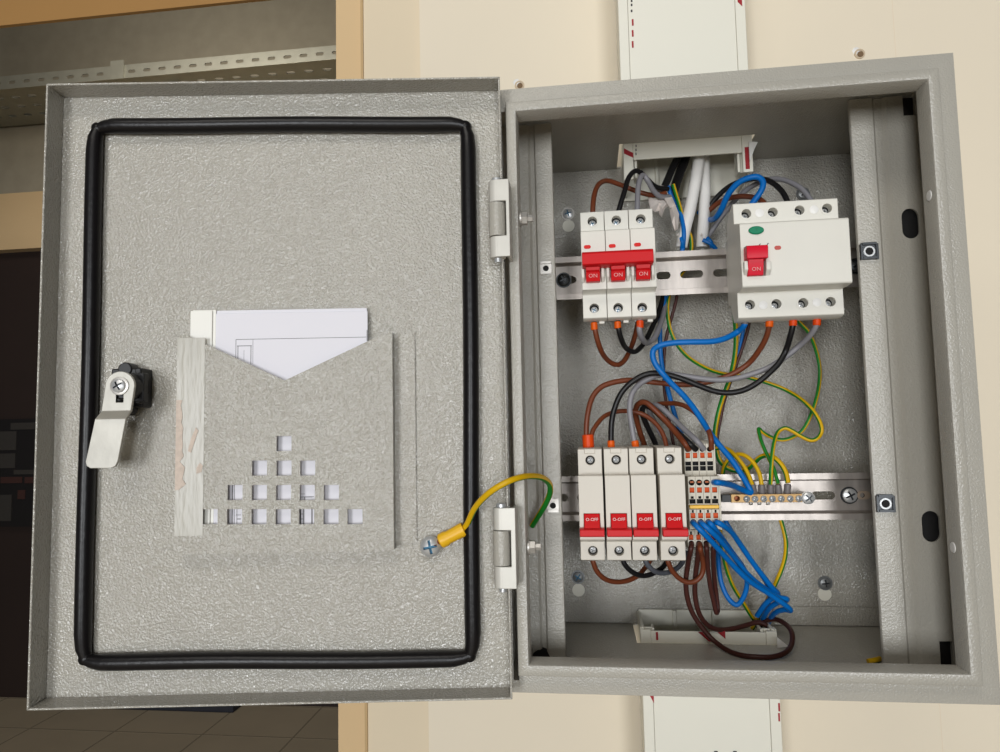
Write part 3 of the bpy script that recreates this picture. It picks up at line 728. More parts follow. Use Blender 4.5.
p=P(756,230.5,Ys2); bb=MB(); bb.py([(p.x+5.1*math.cos(a*math.pi/14),p.z+2.9*math.sin(a*math.pi/14)) for a in range(28)],Ys2-1.4,Ys2+.3); build('test_button',bb,GREEN,rc,bevel=.7)
text('T',2.6,p.x+.2,Ys2-1.4,p.z,mat('dark_green_print',(20,90,66),.6),rc)
bb=MB(); 
for u,v in ((759,245.5),(767,244.8)):
    q=P(u,v,Ys2); bb.py([(q.x-1.4,q.z-1.4),(q.x-1,q.z-1.4),(q.x+1.4,q.z+1.2),(q.x+.6,q.z+1.2)],Ys2-.08,Ys2+.1)
q=P(746,248,Ys2); bb.py([(q.x-1.8,q.z),(q.x+.6,q.z+1.6),(q.x+.4,q.z+.4),(q.x-.6,q.z-.1),(q.x+.4,q.z-1)],Ys2-.08,Ys2+.1)
build('printed_marks',bb,INK,rc)
q=P(777.7,247.8,Ys2); bb=MB(); bb.py(obround(q.x-2.2,q.x+2.2,q.z-1.4,q.z+1.4,5),Ys2-.3,Ys2+.2); build('status_window',bb,mat('dull_red',(186,70,58),.4),rc)
# toggle
tx=P(757.3,252,20); z_a=zat(757,245.5,20); z_b=zat(757,258.3,20); z_c=zat(757,264.5,24); z_d=zat(757,275.5,26)
bb=MB(); bb.px([(19,z_a),(18.4,z_a-1.2),(19.5,z_b),(24,z_b),(30,z_b),(30,z_a)],tx.x-7.0,tx.x+6.8); bb.px([(22.5,z_b+1),(23.0,z_c),(25.2,z_d),(33,z_d),(33,z_b+1)],tx.x-5.6,tx.x+4.6)
tg=build('toggle',bb,REDP,rc,bevel=.4)
text('ON',3.8,xat(756.2,269.5,24),23.4,zat(756,269.3,24),PRINT,tg)
for u in (747,769): 
    q=P(u,268,24); bb=MB(); bb.px([(24,q.z+5),(24,q.z-1),(Ys2+1,q.z-5),(Ys2+1,q.z+5)],q.x-1.6,q.x+1.6); build('handle_guard',bb,PLAST,rc,bevel=.6)

# ---- single breakers
Ys3,Yt3=40.0,52.0
def z3(v,Y,u=592): return zat(u,v,Y)
mx0=xat(578.3,490,Ys3); mw=17.4
t1=z3(449.3,Yt3); t0_=z3(475,Yt3); s1=z3(475.4,Ys3); s0=z3(540.2,Ys3); l1=z3(541.5,Yt3); l0=z3(560,Yt3)
mcb=thing('circuit_breaker','single red-switch breaker at the left end of row, under a twin red ferrule','circuit breaker',(mx0+mw/2,105,zLr-38),'single breakers on the lower rail')
b=MB(); poly=[(Yt3,t1),(Yt3,t0_),(Ys3+.5,s1),(Ys3,s1-.5),(Ys3,s0+.5),(Ys3+.5,s0),(Yt3,l1),(Yt3,l0),(Yt3+4,l0-1.2),(108,l0-1.2),(108,t1+.8),(Yt3+3,t1+.8)]
b.px(poly,mx0+.15,mx0+mw-.15)
c=MB(); tp=(xat(590.2,460.3,Yt3),z3(460.3,Yt3)); bt=(xat(592.9,551,Yt3),z3(551,Yt3))
holes_cut(c,[tp,bt],Yt3,3.4,6)
txc=xat(592,521,Ys3); c.box(txc-5.7,txc+5.7,Ys3-3,Ys3+8,z3(531,Ys3),z3(513.5,Ys3)); 
c.box(mx0+5,mx0+mw-5,Yt3-2,Yt3+1.0,t1-3,t1+3)
build('body',b,[PLASTB,PLASTB],mcb,cut=c,bevel=.35)
for i,(x,z) in enumerate((tp,bt)):
    screw('terminal_screw',mcb,(x,Yt3+5.6,z),2.35,CHROME,.3,35+40*i,DARKS)
    bb=MB(); bb.lathe((x,Yt3+5.9,z),(0,-1,0),[(3.35,0),(3.35,.1),(0,.1)],22); build('well_shade',bb,HOLE_SHADE,mcb)  # dark disc gives the shaded ring round the screw
# toggle in its off position: inclined face with a wide lower lip
zA=z3(514,Ys3); zB=z3(529.5,34); zC=z3(537.3,32)
bb=MB(); bb.px([(Ys3+1.2,zA),(35.5,zB+.5),(35,zB-.5),(44,zB-.5),(46,zA)],txc-5.4,txc+5.4)
bb.px([(34.4,zB+.6),(32.0,zB-.2),(32,zC+.6),(33,zC),(Ys3+1,zC),(Ys3+1,zB+.6)],txc-8.5,txc+8.3)
tg=build('toggle',bb,RED,mcb,bevel=.35)
text('O-OFF',3.0,txc,37.4,z3(519.5,38),mat('bright_print',(246,214,212),.6),tg)
for (dx_,lbl) in ((xat(605,490,Ys3)-mx0,'second single breaker from the left, fed by the black wire'),(xat(631,490,Ys3)-mx0,'third single breaker from the left, fed by the grey wire'),(xat(659.8,490,Ys3)-mx0,'single red-switch breaker set apart beside the stepped terminal blocks')):
    dup(mcb,(dx_,0,0),lbl)

# ---- stepped terminal blocks
bw=5.25
ux=[692.2,699.6,706.8,714.2]
Ym,Yo=60.0,74.0
def zt_(v,Y): return zat(702,v,Y)
bx0=xat(688.6,500,Ym)
tb=thing('terminal_block','stepped beige terminal block nearest the breakers, first of four side by side','terminal block',(bx0+bw/2,105,zLr-24),'stepped terminal blocks')
prof=[(Yo,zt_(444,Yo)),(Yo,zt_(475.5,Yo)),(Ym,zt_(476.5,Ym)),(Ym,zt_(503.5,Ym)),(Ym+2.5,zt_(504,Ym)),(Ym+2.5,zt_(509,Ym)),(Ym,zt_(509.5,Ym)),(Ym,zt_(529,Ym)),(Yo,zt_(530,Yo)),(Yo,zt_(547,Yo)),(Yo+3,zt_(549,Yo)),(108,zt_(548,Yo)),(108,zt_(444,Yo)+2),(Yo+4,zt_(442,Yo)+1)]
b=MB(); b.px(prof,bx0+.12,bx0+bw-.12)
c=MB(); xc=bx0+bw/2; xo=xc
for v,Y,r in ((449.3,Yo,1.9),(482.5,Ym,2.15),(522.0,Ym,2.15),(543.3,Yo,2.0)): c.cyl((xo,Y-3,zt_(v,Y)),(0,1,0),r,9,16)
for v,Y,h,w in ((463.4,Yo,1.5,4.2),(468.3,Yo,1.7,4.2),(501.3,Ym,1.6,4.3),(497.4,Ym,.9,2.0),(511.3,Ym,1.0,1.3),(533.2,Yo,1.2,1.3)): c.box(xo-w/2,xo+w/2,Y-3,Y+4,zt_(v,Y)-h/1.0,zt_(v,Y)+h/1.0)
for v,Y,h,w in ((455.3,Yo,2.0,3.2),(490,Ym,1.9,3.4),(515.6,Ym,1.9,3.4),(537.3,Yo,1.9,3.2)): c.box(xo-w/2,xo+w/2,Y-3,Y+1.5,zt_(v,Y)-h,zt_(v,Y)+h)
build('housing',b,[PLASTT,HOLE_SHADE],tb,cut=c)
for v,Y,h,w in ((455.3,Yo,1.9,3.0),(490,Ym,1.8,3.2),(515.6,Ym,1.8,3.2),(537.3,Yo,1.8,3.0)):
    bb=MB(); z=zt_(v,Y); bb.px([(Y+.3,z+h),(Y-.2,z-h*.2),(Y+.6,z-h),(Y+3,z-h),(Y+3,z+h)],xo-w/2,xo+w/2); build('release_button',bb,ORBTN,tb,bevel=.2,seg=1)
bb=MB(); z=zt_(482.5,Ym); bb.box(xo-.9,xo+1.6,Ym+1.2,Ym+4,z-.3,z+.9); build('copper_clamp',bb,COPPER,tb)
for k,l in ((1,'second stepped beige terminal block counted from the breakers'),(2,'third stepped beige terminal block counted from the breakers'),(3,'outer stepped terminal block facing the brass bar, with blue wire in its upper tier')):
    dup(tb,(bw*k,0,0),l)
bb=MB(); xe=bx0+bw*4; bb.box(xe+.1,xe+1.6,Ym+1,108,zt_(530,Ym),zt_(476,Ym)); bb.box(xe+.1,xe+1.6,Yo+1,108,zt_(547,Yo),zt_(444,Yo))
tag(build('end_plate',bb,PLASTT,bevel=.3),'thin beige end plate closing the terminal block row beside the brass bar','end plate')
bb=MB(); z=zt_(506.8,Ym); bb.box(bx0+.5,xe-.3,Ym-.9,Ym+3,z-1.15,z+1.15)
tag(build('jumper_bar',bb,YELS,bevel=.25),'yellow jumper bar across the middle of the terminal blocks','jumper bar')

# ---- earth bar
Ye=90.0
ez=zat(767,498.3,Ye); ex0=xat(731,498,Ye); ex1=xat(803,498,Ye)
eb=thing('earth_bar','brass earth bar with a row of screws on lower rail','earth bar',((ex0+ex1)/2,108,ez))
bb=MB(); bb.box(ex0,ex1,Ye,Ye+7,ez-3.1,ez+3.1); cc=MB(); 
xh=xat(737,498,Ye); cc.cyl((xh,Ye-3,ez),(0,1,0),1.9,8,16)
build('bar',bb,[BRASS,COPPER],eb,cut=cc,bevel=.3)
for u in (746.7,755,763.7,772.4,781.2,790.2,798.8):
    screw('clamp_screw',eb,(xat(u,498.5,Ye),Ye+.1,ez-.4),2.45,CHROME,.5,u*7%90)
for u in (751,759.6,768.2): 
    x=xat(u,503,Ye); q=MB(); q.lathe((x,Ye+1.5,ez-2.6),(0,-.4,-1),[(1.5,0),(1.5,2.2),(0,2.4)],12); build('screw_tip',q,ZINC,eb)
bb=MB(); bb.box(xat(722,498,Ye),ex0+.2,Ye+.6,Ye+6.4,ez-2.7,ez+2.7); build('insulator',bb,BLACKP,eb,bevel=.3)
x=xat(808,498,Ye); bb=MB(); bb.lathe((x,109,ez),(0,-1,0),[(3.6,0),(3.6,18),(4.9,18),(4.9,19.2)],22); build('post',bb,ZINC,eb); screw('post_screw',eb,(x,Ye-.2,ez),4.6,CHROME,.35,40)

# ================================================================== WIRES
COL={'dgrey':mat('dark_grey_insulation',(84,86,92),.42,spec=.3),'brown':BROWN,'dark':DBROWN,'black':BLACKW,'grey':GREYW,'blue':BLUEW}
def wire(kind,label,r,pts,ferr=None,group=None,twist=0.0,phase=0,cat='wire',name=None,frame=None):
    p=[Vector(P(u,v,Y)) for u,v,Y in pts]
    sp=spline(p,8); b=MB()
    if kind=='yg':
        b.tube(sp,r,12,mf=lambda k:(1 if (k+phase)%12 in (0,1,2,3,4) else 0),twist=twist); mats=[YEL,GRN]; nm=name or 'earth_wire'
    else:
        b.tube(sp,r,12); mats=[COL[kind]]; nm=name or {'brown':'brown_wire','dark':'brown_wire','black':'black_wire','grey':'grey_wire','dgrey':'grey_wire','blue':'blue_wire'}[kind]
    o=build(nm,b,mats,org=sp[0],ang=60)
    tag(o,label,cat,group or {'yg':'green and yellow earth wires','brown':'brown wires','dark':'brown wires','black':'black wires','grey':'grey wires','dgrey':'grey wires','blue':'blue wires'}[kind])
    for f in (ferr or []):
        a=Vector(P(*f[0])); c=Vector(P(*f[1])); q=MB(); L=(c-a).length
        q.lathe(a,c-a,[(f[2]*.82,0),(f[2],.6),(f[2],L-.5),(f[2]*.9,L)],18); build('ferrule',q,f[3],o)
    return o
wire('brown','brown wire arching into the first pole on top of the three-pole breaker',2.0,[(592.5,219,80),(593,206,80),(594.5,194,84),(599,184,92),(607,180.7,100),(621,185,106),(640,192.5,108),(656,195.5,110),(666,193,112)])
wire('black','black wire looping high into the second pole of the three-pole breaker',2.0,[(617,217,80),(620,206,80),(625,190,82),(629,177,86),(635,171,90),(640,172,94),(648,180,100),(656,187,106),(668,189,112)])
wire('grey','grey wire looping into the third pole on top of three-pole breaker',2.1,[(637,217,80),(637.5,204,80),(638,190,82),(640,179,86),(643.3,175.3,90),(648,181,92),(653,190,98),(660,196.5,104),(670,197,112)])
def fer(u,v0,v1,Y,r,m,du=0): return ((u,v0,Y),(u+du,v1,Y),r,m)
wire('brown','brown wire hanging in a loop below the first pole of three-pole breaker',2.0,[(594.3,322,70),(595.5,332,70),(600,348,76),(608,360.5,92),(617,365,98),(624,361,104),(630,350,110),(635,336,116),(638,322,120)],[fer(594,322.5,330,70,2.6,ORANGE,.4)])
wire('black','black wire hanging below the second pole of three-pole breaker then rising behind',2.0,[(618,321,70),(619,331,70),(622,341,76),(627,349,88),(634,352,92),(641,347,98),(648,336,106),(655,321,114),(661,305,120),(664,292,122)],[fer(617.5,321.5,328.5,70,2.6,ORANGE,.4)])
wire('grey','grey printed wire hanging below the third pole of three-pole breaker then rising behind',2.2,[(640,320,70),(639.5,330,70),(642,338,76),(647,343,90),(654,338.5,98),(659,328,108),(663,316,117),(665,302,125),(665.5,290,126)],[fer(640,320.5,328,70,2.7,ORRED)])
wire('blue','blue wire running straight down from the sheathed black cable behind the breakers',1.9,[(668,186,114),(671,195,116),(676,206,118),(681,216,115),(684,232,113),(680,262,116),(671,285,117),(664.3,300,122),(660.5,320,122),(660,342,122),(662,366,124),(667.5,388,128),(672,405,130),(676.5,420,130),(684,440,128),(702,480,124),(714,520,122),(717.5,540,118),(718,556,112),(721,582,108),(729.5,600,106),(737,605,106),(744,596,104),(747,584,102),(745,571,98),(735,556,86),(722,538,70),(714,527.5,57),(710.5,523.5,55),(707.7,522,61.5)])
wire('yg','earth wire passing behind the upper rail and looping wide above the brass bar',1.55,[(673,184,107),(676,194,110),(680.8,210,115),(683,222,121),(691,237,122),(689,262,126),(674,284,126),(668.5,298,124),(667.5,314,124),(671,332,124),(678,346,124),(688,357,126),(700,365,130),(713,371,134),(725,374,136),(738,375.3,136),(750,378,134),(768,383,130),(786,390,128),(801.6,399.6,118),(813.8,411.6,109),(820.6,423.6,104),(821.6,432,103),(817,438.6,106),(811,440.4,106),(801.6,436.6,106),(792,430.8,106),(785,428,106),(779,431,106),(775,439,100),(772.6,452,94),(771,470,92),(770.6,484,94)],[((770.6,484.5,94),(770.6,493.5,94),2.5,GREYF)])
wire('yg','earth wire curving down the right side from the four-module unit into a sharp kink',1.45,[(792,312,112),(799,322,112),(808,331.5,114),(815,347,118),(819.2,364,120),(819.8,378,120),(817,396,118),(810.5,416,116),(802,431,116),(792,437.5,116),(782,440,116),(771.6,437.5,116),(763,432.5,114),(758.6,428.6,112),(760,437,108),(763,446,104),(769,459,100),(774.5,471,97),(778,484,94)],[((777.8,484.5,94),(778.6,493.5,94),2.5,GREYF)])
wire('yg','earth wire dropping left of the four-module unit and curling back to the last ferrule',1.9,[(734.5,312,112),(735.5,325,112),(736,340,112),(734.5,358,114),(730,378,118),(723,397,122),(718.5,412,124),(714.8,434,124),(716,448,126),(719,459,126),(724,465.5,126),(731,469.5,126),(740,471,124),(748,468.3,120),(755,462,114),(760,457.3,110),(766,455.3,106),(773,457,102),(781,464,98),(786,473,96),(788,483,94)],[((787.8,484,94),(787,493.5,94),2.5,GREYF)])
wire('yg','earth wire bowing out beside terminal blocks down into the first ferrule of brass bar',1.65,[(714,449,122),(722,447.5,118),(729,450,112),(736,456.5,106),(743,465,101),(748.5,475,97),(752.5,486,94)],[((752.3,484.5,94),(753.6,493.5,94),2.5,GREYF)])
wire('yg','earth wire arching over the rail edge into the second ferrule of brass bar',1.6,[(722,478,124),(724,467,122),(729,459,116),(736,454.5,110),(743.5,454.8,104),(750.5,459.5,100),(756,466.5,97),(760,475.5,95),(761.8,486,94)],[((761.6,484.5,94),(762,493.5,94),2.5,GREYF)])
wire('yg','earth wire hanging from the lower rail straight down to the bottom opening',1.7,[(778,512,122),(782.5,526,122),(785.8,541,122),(785.2,556,124),(782,568,126),(777.5,579,128),(769,597,132),(761,613,136),(752,629,138)],phase=5)
wire('yg','earth wire from behind terminal blocks slanting down to the bottom opening',1.6,[(720,530,118),(722.5,550,118),(726,567,120),(733,586,124),(744,604,130),(752,617,134),(758,625,138)])
wire('dark','thin dark brown wire running down behind the breakers beside the blue one',1.35,[(678,290,126),(675.5,303,126),(672,316,126),(668,330,126),(665,346,128),(663.8,366,130),(664,386,132),(666,402,134),(669,420,134),(672.5,439,132),(675,452,130)])
wire('dark','thin dark brown wire following the earth wire below the four-module unit',1.35,[(750,312,110),(749,324,110),(746,336,112),(741.5,350,114),(736,366,116),(729,386,121),(724,402,125),(720.3,420,127),(717.5,436,128),(717,450,128)])
wire('blue','short blue wire behind the blue loop dropping from first terminal of four-module unit',1.35,[(745,314,112),(744,326,112),(741.8,338,113),(739,350,115),(735.5,365,118),(732,376,122)])
wire('blue','blue wire sweeping from the four-module unit past the breakers and bending back into terminal block',2.15,[(746,318,60),(744.5,325,60),(738,331.5,66),(725,338.5,62),(712,341.5,60),(690,342,58),(672,343,58),(660,345.5,58),(653.5,350,60),(652.8,357,60),(656,365,60),(663,374,60),(672,384,62),(683,395,64),(693,407,68),(703,422,72),(711,434.5,80),(718,443.5,82),(731,459,84),(741,474,85),(748,486,86),(751,492.5,85.5),(744,490.5,83),(734,486,74),(722,483,58),(717,482.4,55),(713.6,482.3,61)],[((745.4,318,60),(744.6,324.5,60),2.5,GREYF)])
wire('brown','thick brown wire arching from the four-module unit over to twin red ferrule',2.05,[(769.7,317,58),(769,327,59),(765.5,339,64),(758,352,71),(749,363,78),(737,371.5,80),(725,377,82),(710,381.5,83),(690,384.5,83),(670,384,83),(650,381.8,82),(630,380.2,80),(616,381.8,78),(602,386.5,76),(593,396,74),(588,412,72),(586.3,428,72),(586.5,444,72)],[fer(769.8,316,327,58,2.75,ORANGE,-.6),((587.8,434.5,72),(588.6,447.5,72),4.3,ORRED)])
wire('black','thick black wire sagging from the four-module unit over to the second single breaker',2.1,[(793.3,317,58),(792.5,327,58),(790,337,61),(786,350,68),(779,363,67),(768,374,66),(757,383,66),(744,390,66),(730,392.8,66),(716,391.6,66),(700,386,67),(684,379.5,68),(670,375.3,69),(656,373,70),(644,375,70),(632,382,70),(622,392,71),(615.3,406,72),(611.7,421,72),(611,441,72)],[fer(793.2,315,326,58,2.75,ORRED,-.3),((611,440.5,72),(611.3,448,72),2.7,ORANGE)])
wire('grey','thick grey printed wire crossing from the four-module unit to the third single breaker',2.1,[(817.4,316,58),(816,326,59),(809.5,336,65),(798,347,74),(784,358,75),(768,368,76),(752,374,77),(736,378.3,78),(722,380,78),(708,379.3,78),(694,377.5,78),(680,375.2,78),(668,374,78),(658,375.5,78),(648,379,77),(638.5,385,76),(632,394,74),(629.6,408,73),(632,428,72),(634.5,442,72)],[fer(817.2,314,325.5,58,2.75,ORRED,-.6),((634.8,440.5,72),(635.8,448,72),2.7,ORANGE)])
wire('brown','thin brown wire looping from the twin red ferrule over to the lone single breaker',1.75,[(590.5,441,73),(592,433,74),(597,424,78),(604,416.5,84),(615,412,88),(628,411,90),(640,413.2,90),(650,418.5,88),(659,427.5,84),(664.5,438,80),(667,450,76)])
wire('brown','brown wire arching from behind the breakers into first terminal block top',2.2,[(646,456,120),(644,444,118),(640.5,434,114),(636.7,420,108),(635.4,410.5,102),(639,403.3,96),(645.5,402.3,92),(653,408,90),(665,420,88),(677,434,80),(685.4,444.5,71),(689,449.6,74)])
wire('black','black wire slanting from the breaker row into the second terminal block top',2.2,[(658,456,120),(656,445,119),(650,432,114),(644.5,420,108),(642,411,104),(645,406,100),(652,408.5,97),(664.5,420,94),(677,431.5,86),(689.5,443.5,71),(696.3,449.6,74)])
wire('grey','grey wire slanting from the breaker row into third terminal block top',2.1,[(671,456,120),(669,445,119),(661,434,116),(653,419,110),(649.3,410.5,106),(652.5,405,102),(661,407.5,97),(674,419.5,92),(687,432,80),(697.5,441.5,71),(704,449.3,74)])
wire('brown','brown wire arching into the fourth terminal block top beside the blue wire',1.9,[(650,412,120),(653,406.5,116),(660,404,112),(668,403.4,106),(677,403.6,100),(687,407,94),(698,415,88),(706.2,426,80),(710.8,438,71),(711.4,449.3,74)])
# loops under the single breakers
wire('brown','brown wire loop hanging under the left end breaker of the lower row',1.9,[(592.5,555,76),(593.5,563,76),(597.5,572,78),(605,579,82),(616,582,88),(628,580.5,94),(638,575.5,100),(645,568,106),(651,559,112),(655,548,118)])
wire('black','black wire loop hanging under the second single breaker',1.9,[(622,555,76),(624,563,76),(629,569.5,78),(637,574.5,82),(646,575.7,88),(656,572,94),(663.5,566.5,100),(668,559,106),(672,548,114)])
wire('dgrey','dark grey wire loop hanging under the third single breaker',1.9,[(644.5,555,76),(646.5,563,76),(652,569.5,78),(660,573,84),(669,572.2,90),(677,568.3,96),(682.5,562,102),(686,552,110)])
wire('brown','brown wire looping from the lone single breaker up to second terminal block bottom',1.9,[(666.5,555,76),(668.5,563,76),(673,572,78),(681,579.5,80),(688,582.3,81),(695.5,581,82),(701.5,575,82),(703.3,566,81),(701.8,556,76),(700.3,549,67),(699.6,543.8,72)])
wire('dark','long dark brown wire from first terminal block making a big loop on the box bottom',1.9,[(691.8,543.3,75),(691,548,70.5),(690,553,72),(687.6,566,84),(685.8,581,88),(687,596,92),(691.5,611,95),(700,625,96),(712,639,94),(726,649.5,84),(740,655,74),(756,657,69),(772,657,69),(784,653.5,73),(791.5,644.5,86),(792,633,98),(785.5,624,112),(776,619.4,122),(767,620.5,127),(757,628,129)])
wire('dark','dark brown wire from second terminal block curving down into the bottom opening',1.9,[(698.8,543.3,75),(698.5,548,70.5),(697.3,561,80),(695.2,579,88),(695.3,598,94),(700,615.5,98),(709,626.3,102),(720,629.8,106),(732,628.8,110),(746,625.3,118),(758,622.3,121),(766,625,121),(771,632,122)])
wire('dark','short dark brown link hanging in a tight loop between outer terminal block bottoms',1.8,[(706.3,543.3,75),(706.5,548,70.5),(707,556,76),(708.3,572,83),(711,590,88),(714.3,604,92),(716.6,613,94),(717.6,610,97),(716.6,598,97),(714.4,580,92),(713.3,562,80),(713.6,548,70.5),(713.8,543.3,75)])
wire('blue','blue wire from first terminal block reaching furthest right, lowest tip of the fan',2.0,[(692.3,522,61.5),(695,524.6,55),(701,530.5,53),(713,543,59),(730,562,72),(748,580,81),(768,593,92),(780,601.3,96),(789.5,608.6,100),(790.3,610.6,103),(786,609.6,106),(778.5,611,112),(772,616,122),(768,624,138)])
wire('blue','blue wire from second terminal block ending just above the lowest tip of fan',2.0,[(700,522,61.5),(703,524.4,55),(709,529.5,54),(720,540,61),(735.5,559,80),(747,573.5,88),(758,583.5,94),(768,590.5,98),(779,597.3,101),(787,599,104),(785,601,107),(778,602.5,112),(769.5,608,118),(762.5,619,130)])
wire('blue','blue wire from outer terminal block slanting above the others to the highest tip of fan',2.0,[(715,522,61.5),(718,522.7,55),(723,525.3,56),(731,531.5,65),(740,544,78),(752,561.5,86),(763,576,92),(772,587.5,98),(778,593.5,107),(776.5,596,111),(767,602,115),(757,616,122)])
wire('blue','dark shaded blue wire dropping behind the outer blue wire below the lower rail',1.7,[(720,508,118),(726,522,116),(735,536,113),(746,553,110),(757,569,108),(766,582,110),(770,596,120),(765,612,134)])
# earth strap between door and body
cr0=Vector(MD@PD(440,541.5,DT-5)); cr1=Vector(MD@PD(464,529,DT-6))
pts=[cr0.lerp(cr1,.5),cr1]+[Vector(P(u,v,Y)) for u,v,Y in ((474.5,508.5,-22),(489,493,-32),(506,482.5,-34),(520,477.5,-28),(531,476,-18),(542.5,477.8,-4),(549.5,484,8),(550.2,492,15),(546,503,23),(539,515,31),(532,526,37))]
sp=spline(pts,8); b=MB(); b.tube(sp,2.0,12,mf=lambda k:(1 if k in (2,3,4,5) else 0),twist=-.6)
strap=build('earth_wire',b,[YEL,GRN],org=sp[0],ang=60); tag(strap,'earth wire arching over the hinge from the door screw into the box','wire','green and yellow earth wires')
b=MB(); ax=cr1-cr0; b.lathe(cr0,ax,[(4.0,0),(4.7,.8),(4.8,ax.length*.25),(4.2,ax.length*.35),(4.6,ax.length-1),(4.4,ax.length)],20); build('crimp_sleeve',b,YELS,strap)
b=MB(); e2=MD@Vector((e.x,DT-1.5,e.z)); d2=(cr0-e2); b.tube([e2+d2*.3,e2+d2*.8,cr0+d2*.1],1.8,10); build('ring_lug',b,COPPER,strap)

# sheathed cables
def cable(label,r,pts,mt,name):
    sp=spline([P(*p) for p in pts],10); b=MB(); b.tube(sp,r,18); o=build(name,b,mt,org=sp[0],ang=60); tag(o,label,'cable','sheathed cables through the upper opening'); return o
c1=cable('left white sheathed cable slanting down to the upper rail, end stripped',4.7,[(702,120,132),(700,150,126),(695.5,181,120),(690,209,117),(684,234,117),(681.5,247,119)],WHITEC,'sheathed_cable')
c2=cable('right white sheathed cable hanging straight to the upper rail, end stripped',4.6,[(702.5,120,142),(703.6,152,137),(704.8,189,130),(704,216,124),(702.5,236,121),(702,247,122)],WHITEC,'sheathed_cable')
cable('slimmer black sheathed cable at the left of the upper opening',3.0,[(681,120,134),(678.5,154,128),(672.5,168,124),(667,181,120),(664,188,118)],BLACKW,'sheathed_cable')
cable('thicker black sheathed cable beside the left white cable in upper opening',3.9,[(690,120,142),(686.5,154,136),(681,170,130),(676,184,124),(673,196,120)],BLACKW,'sheathed_cable')
for par,lst in ((c1,((681,238,682,248),)),(c2,((707,238,712,247),(703,240,716,249)))):
    for u0,v0,u1,v1 in lst:
        bb=MB(); bb.tube(spline([P(u0,v0,112),P((u0+u1)/2+1,(v0+v1)/2-1,111),P(u1,v1,114)],6),1.7,10); build('stripped_core',bb,BLUEW,par)
    random.seed(5)
    bb=MB(); u0,v0=lst[0][0]-(3 if par is c1 else 6),lst[0][1]+3
    for k in range(4):
        p=P(u0+random.uniform(-2,6),v0+random.uniform(-8,4),112); q=[Vector((random.uniform(-1.6,1.6),random.uniform(-1,1),random.uniform(-3,3))) for _ in range(4)]
        bb.add([p+q[0],p+q[1],p+q[2],p+q[3]],[(0,1,2),(0,2,3),(0,3,1),(1,3,2)])
    build('frayed_sheath',bb,WRAP,par)
# torn jacket shreds of the black cable
jk=thing('torn_cable_jacket','crumpled whitish torn jacket shreds hanging under the black cables','torn cable jacket',P(665,200,112))
random.seed(11)
def shred(pts,th):
    b=MB(); n=len(pts); 
    front=[P(*p) for p in pts]; cen=sum(front,Vector())/n
    vs=[]; 
    for f in front: vs.append(f)
    vs.append(cen+Vector((0,-3.2,0)))
    for f in front: vs.append(f+Vector((0,th,0)))
    vs.append(cen+Vector((0,th-1,0)))
    fs=[(i,(i+1)%n,n) for i in range(n)]+[(n+1+(i+1)%n,n+1+i,2*n+1) for i in range(n)]+[(i,n+1+i,n+1+(i+1)%n,(i+1)%n) for i in range(n)]
    b.add(vs,fs); return b
for pts in ([(648,197,112),(656,199,108),(668,199,111),(671,205,106),(663,209,110),(655,212,105),(650,208,111)],
            [(658,204,108),(667,203,104),(664,211,107),(662,217,104),(659,214,108)],
            [(669,203,108),(675,204,103),(679,214,106),(678,229,103),(675,231,107),(672,222,104),(670,212,108)],
            [(654,190,118),(660,186,116),(666,183,118),(667,187,117),(663,192,118),(657,194,116)],
            [(664,198,106),(672,197,103),(676,206,106),(670,208,103)]):
    build('shred',shred(pts,1.2),WRAP,jk,ang=20)
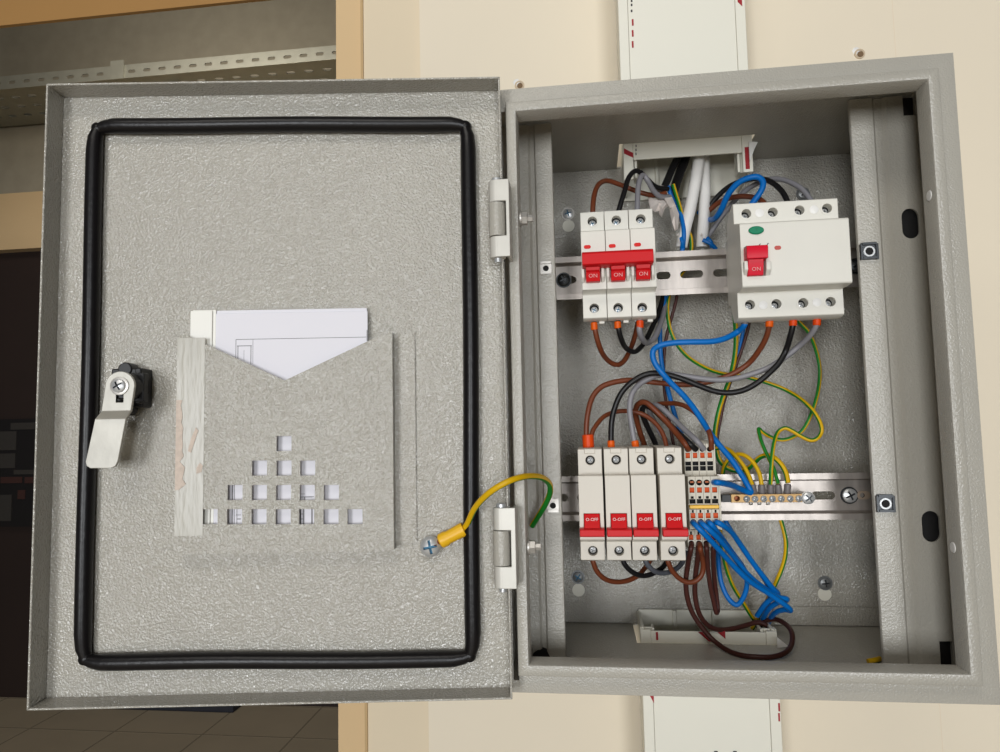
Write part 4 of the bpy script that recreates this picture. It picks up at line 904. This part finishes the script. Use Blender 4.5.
# black and brown upper wires at the right, into the four-module unit
wire('black','black wire arching behind the blue one into third pole of four-module unit',2.1,[(704,212,128),(709,207,126),(718,196,122),(730,186,116),(744,180.5,108),(757,178.5,100),(768,180.5,92),(778,187,84),(785,196,78),(789,206,76)])
wire('grey','grey wire arching highest into the last pole of four-module unit',2.0,[(706,240,128),(713,229,128),(724,214,126),(739,196,120),(754,185,112),(768,179.5,102),(780,179.2,94),(792,183,86),(803,190,80),(812,202,76)])
wire('brown','brown wire arching low behind the blue one into second pole of four-module unit',2.1,[(703,214,126),(709.6,210,124),(718,203,120),(730,198,112),(742,196.4,102),(754,197.5,90),(762,201,80),(767,208,76)])
wire('blue','blue wire looping high into first pole of the four-module unit',2.3,[(699,212,136),(704,217,131),(709,219.5,124),(716,217.5,106),(722,208,96),(728,194.5,88),(738,183,82),(749,177.8,78),(758,177,76),(763,182,75),(761,191,75),(754,201,76),(749,208,76)])
# scrap of insulation on the box bottom
p=P(879,657,60); z=3.6
sc=MB(); a=Vector((p.x-6,64,z)); c=Vector((p.x+4,70,z)); sc.tube(spline([a,(a+c)/2+Vector((0,-2,.6)),c],6),1.9,12,mf=lambda k:(1 if k in(1,2,3,4,5) else 0)); tag(build('insulation_scrap',sc,[YEL,GRN],ang=60),'short scrap of green and yellow insulation on the box bottom','insulation scrap')

# ================================================================== LIGHT
def area(name,loc,target,sx,sy,power,col):
    l=bpy.data.lights.new(name,'AREA'); l.shape='RECTANGLE'; l.size=sx; l.size_y=sy; l.energy=power; l.color=col
    o=bpy.data.objects.new(name,l); C.objects.link(o); o.location=loc
    o.rotation_euler=(Vector(target)-Vector(loc)).to_track_quat('-Z','Y').to_euler(); return o
area('window_light',(.95,-4.0,1.3),(.15,0,1.33),.85,1.5,66,(.94,.97,1.0))
area('window_light',(-.95,-4.0,1.25),(0,0,1.33),.9,1.4,80,(.96,.98,1.0))
area('ceiling_lamp',(-.3,-1.5,2.75),(0,0,1.3),1.2,.5,11,(1,.95,.87))
area('far_room_fill',(-1.6,1.6,3.02),(-1.8,2.88,2.5),.9,.4,15,(1,.94,.84))  # fill light added to brighten the far wall and tray, no lamp seen there
w=bpy.data.worlds.new('world'); bpy.context.scene.world=w; w.use_nodes=True
w.node_tree.nodes['Background'].inputs[0].default_value=(.92,.96,1,1); w.node_tree.nodes['Background'].inputs[1].default_value=.03
vs=bpy.context.scene.view_settings
vs.view_transform='Standard'; vs.look='None'; vs.gamma=1; vs.exposure=-.14; vs.use_curve_mapping=False
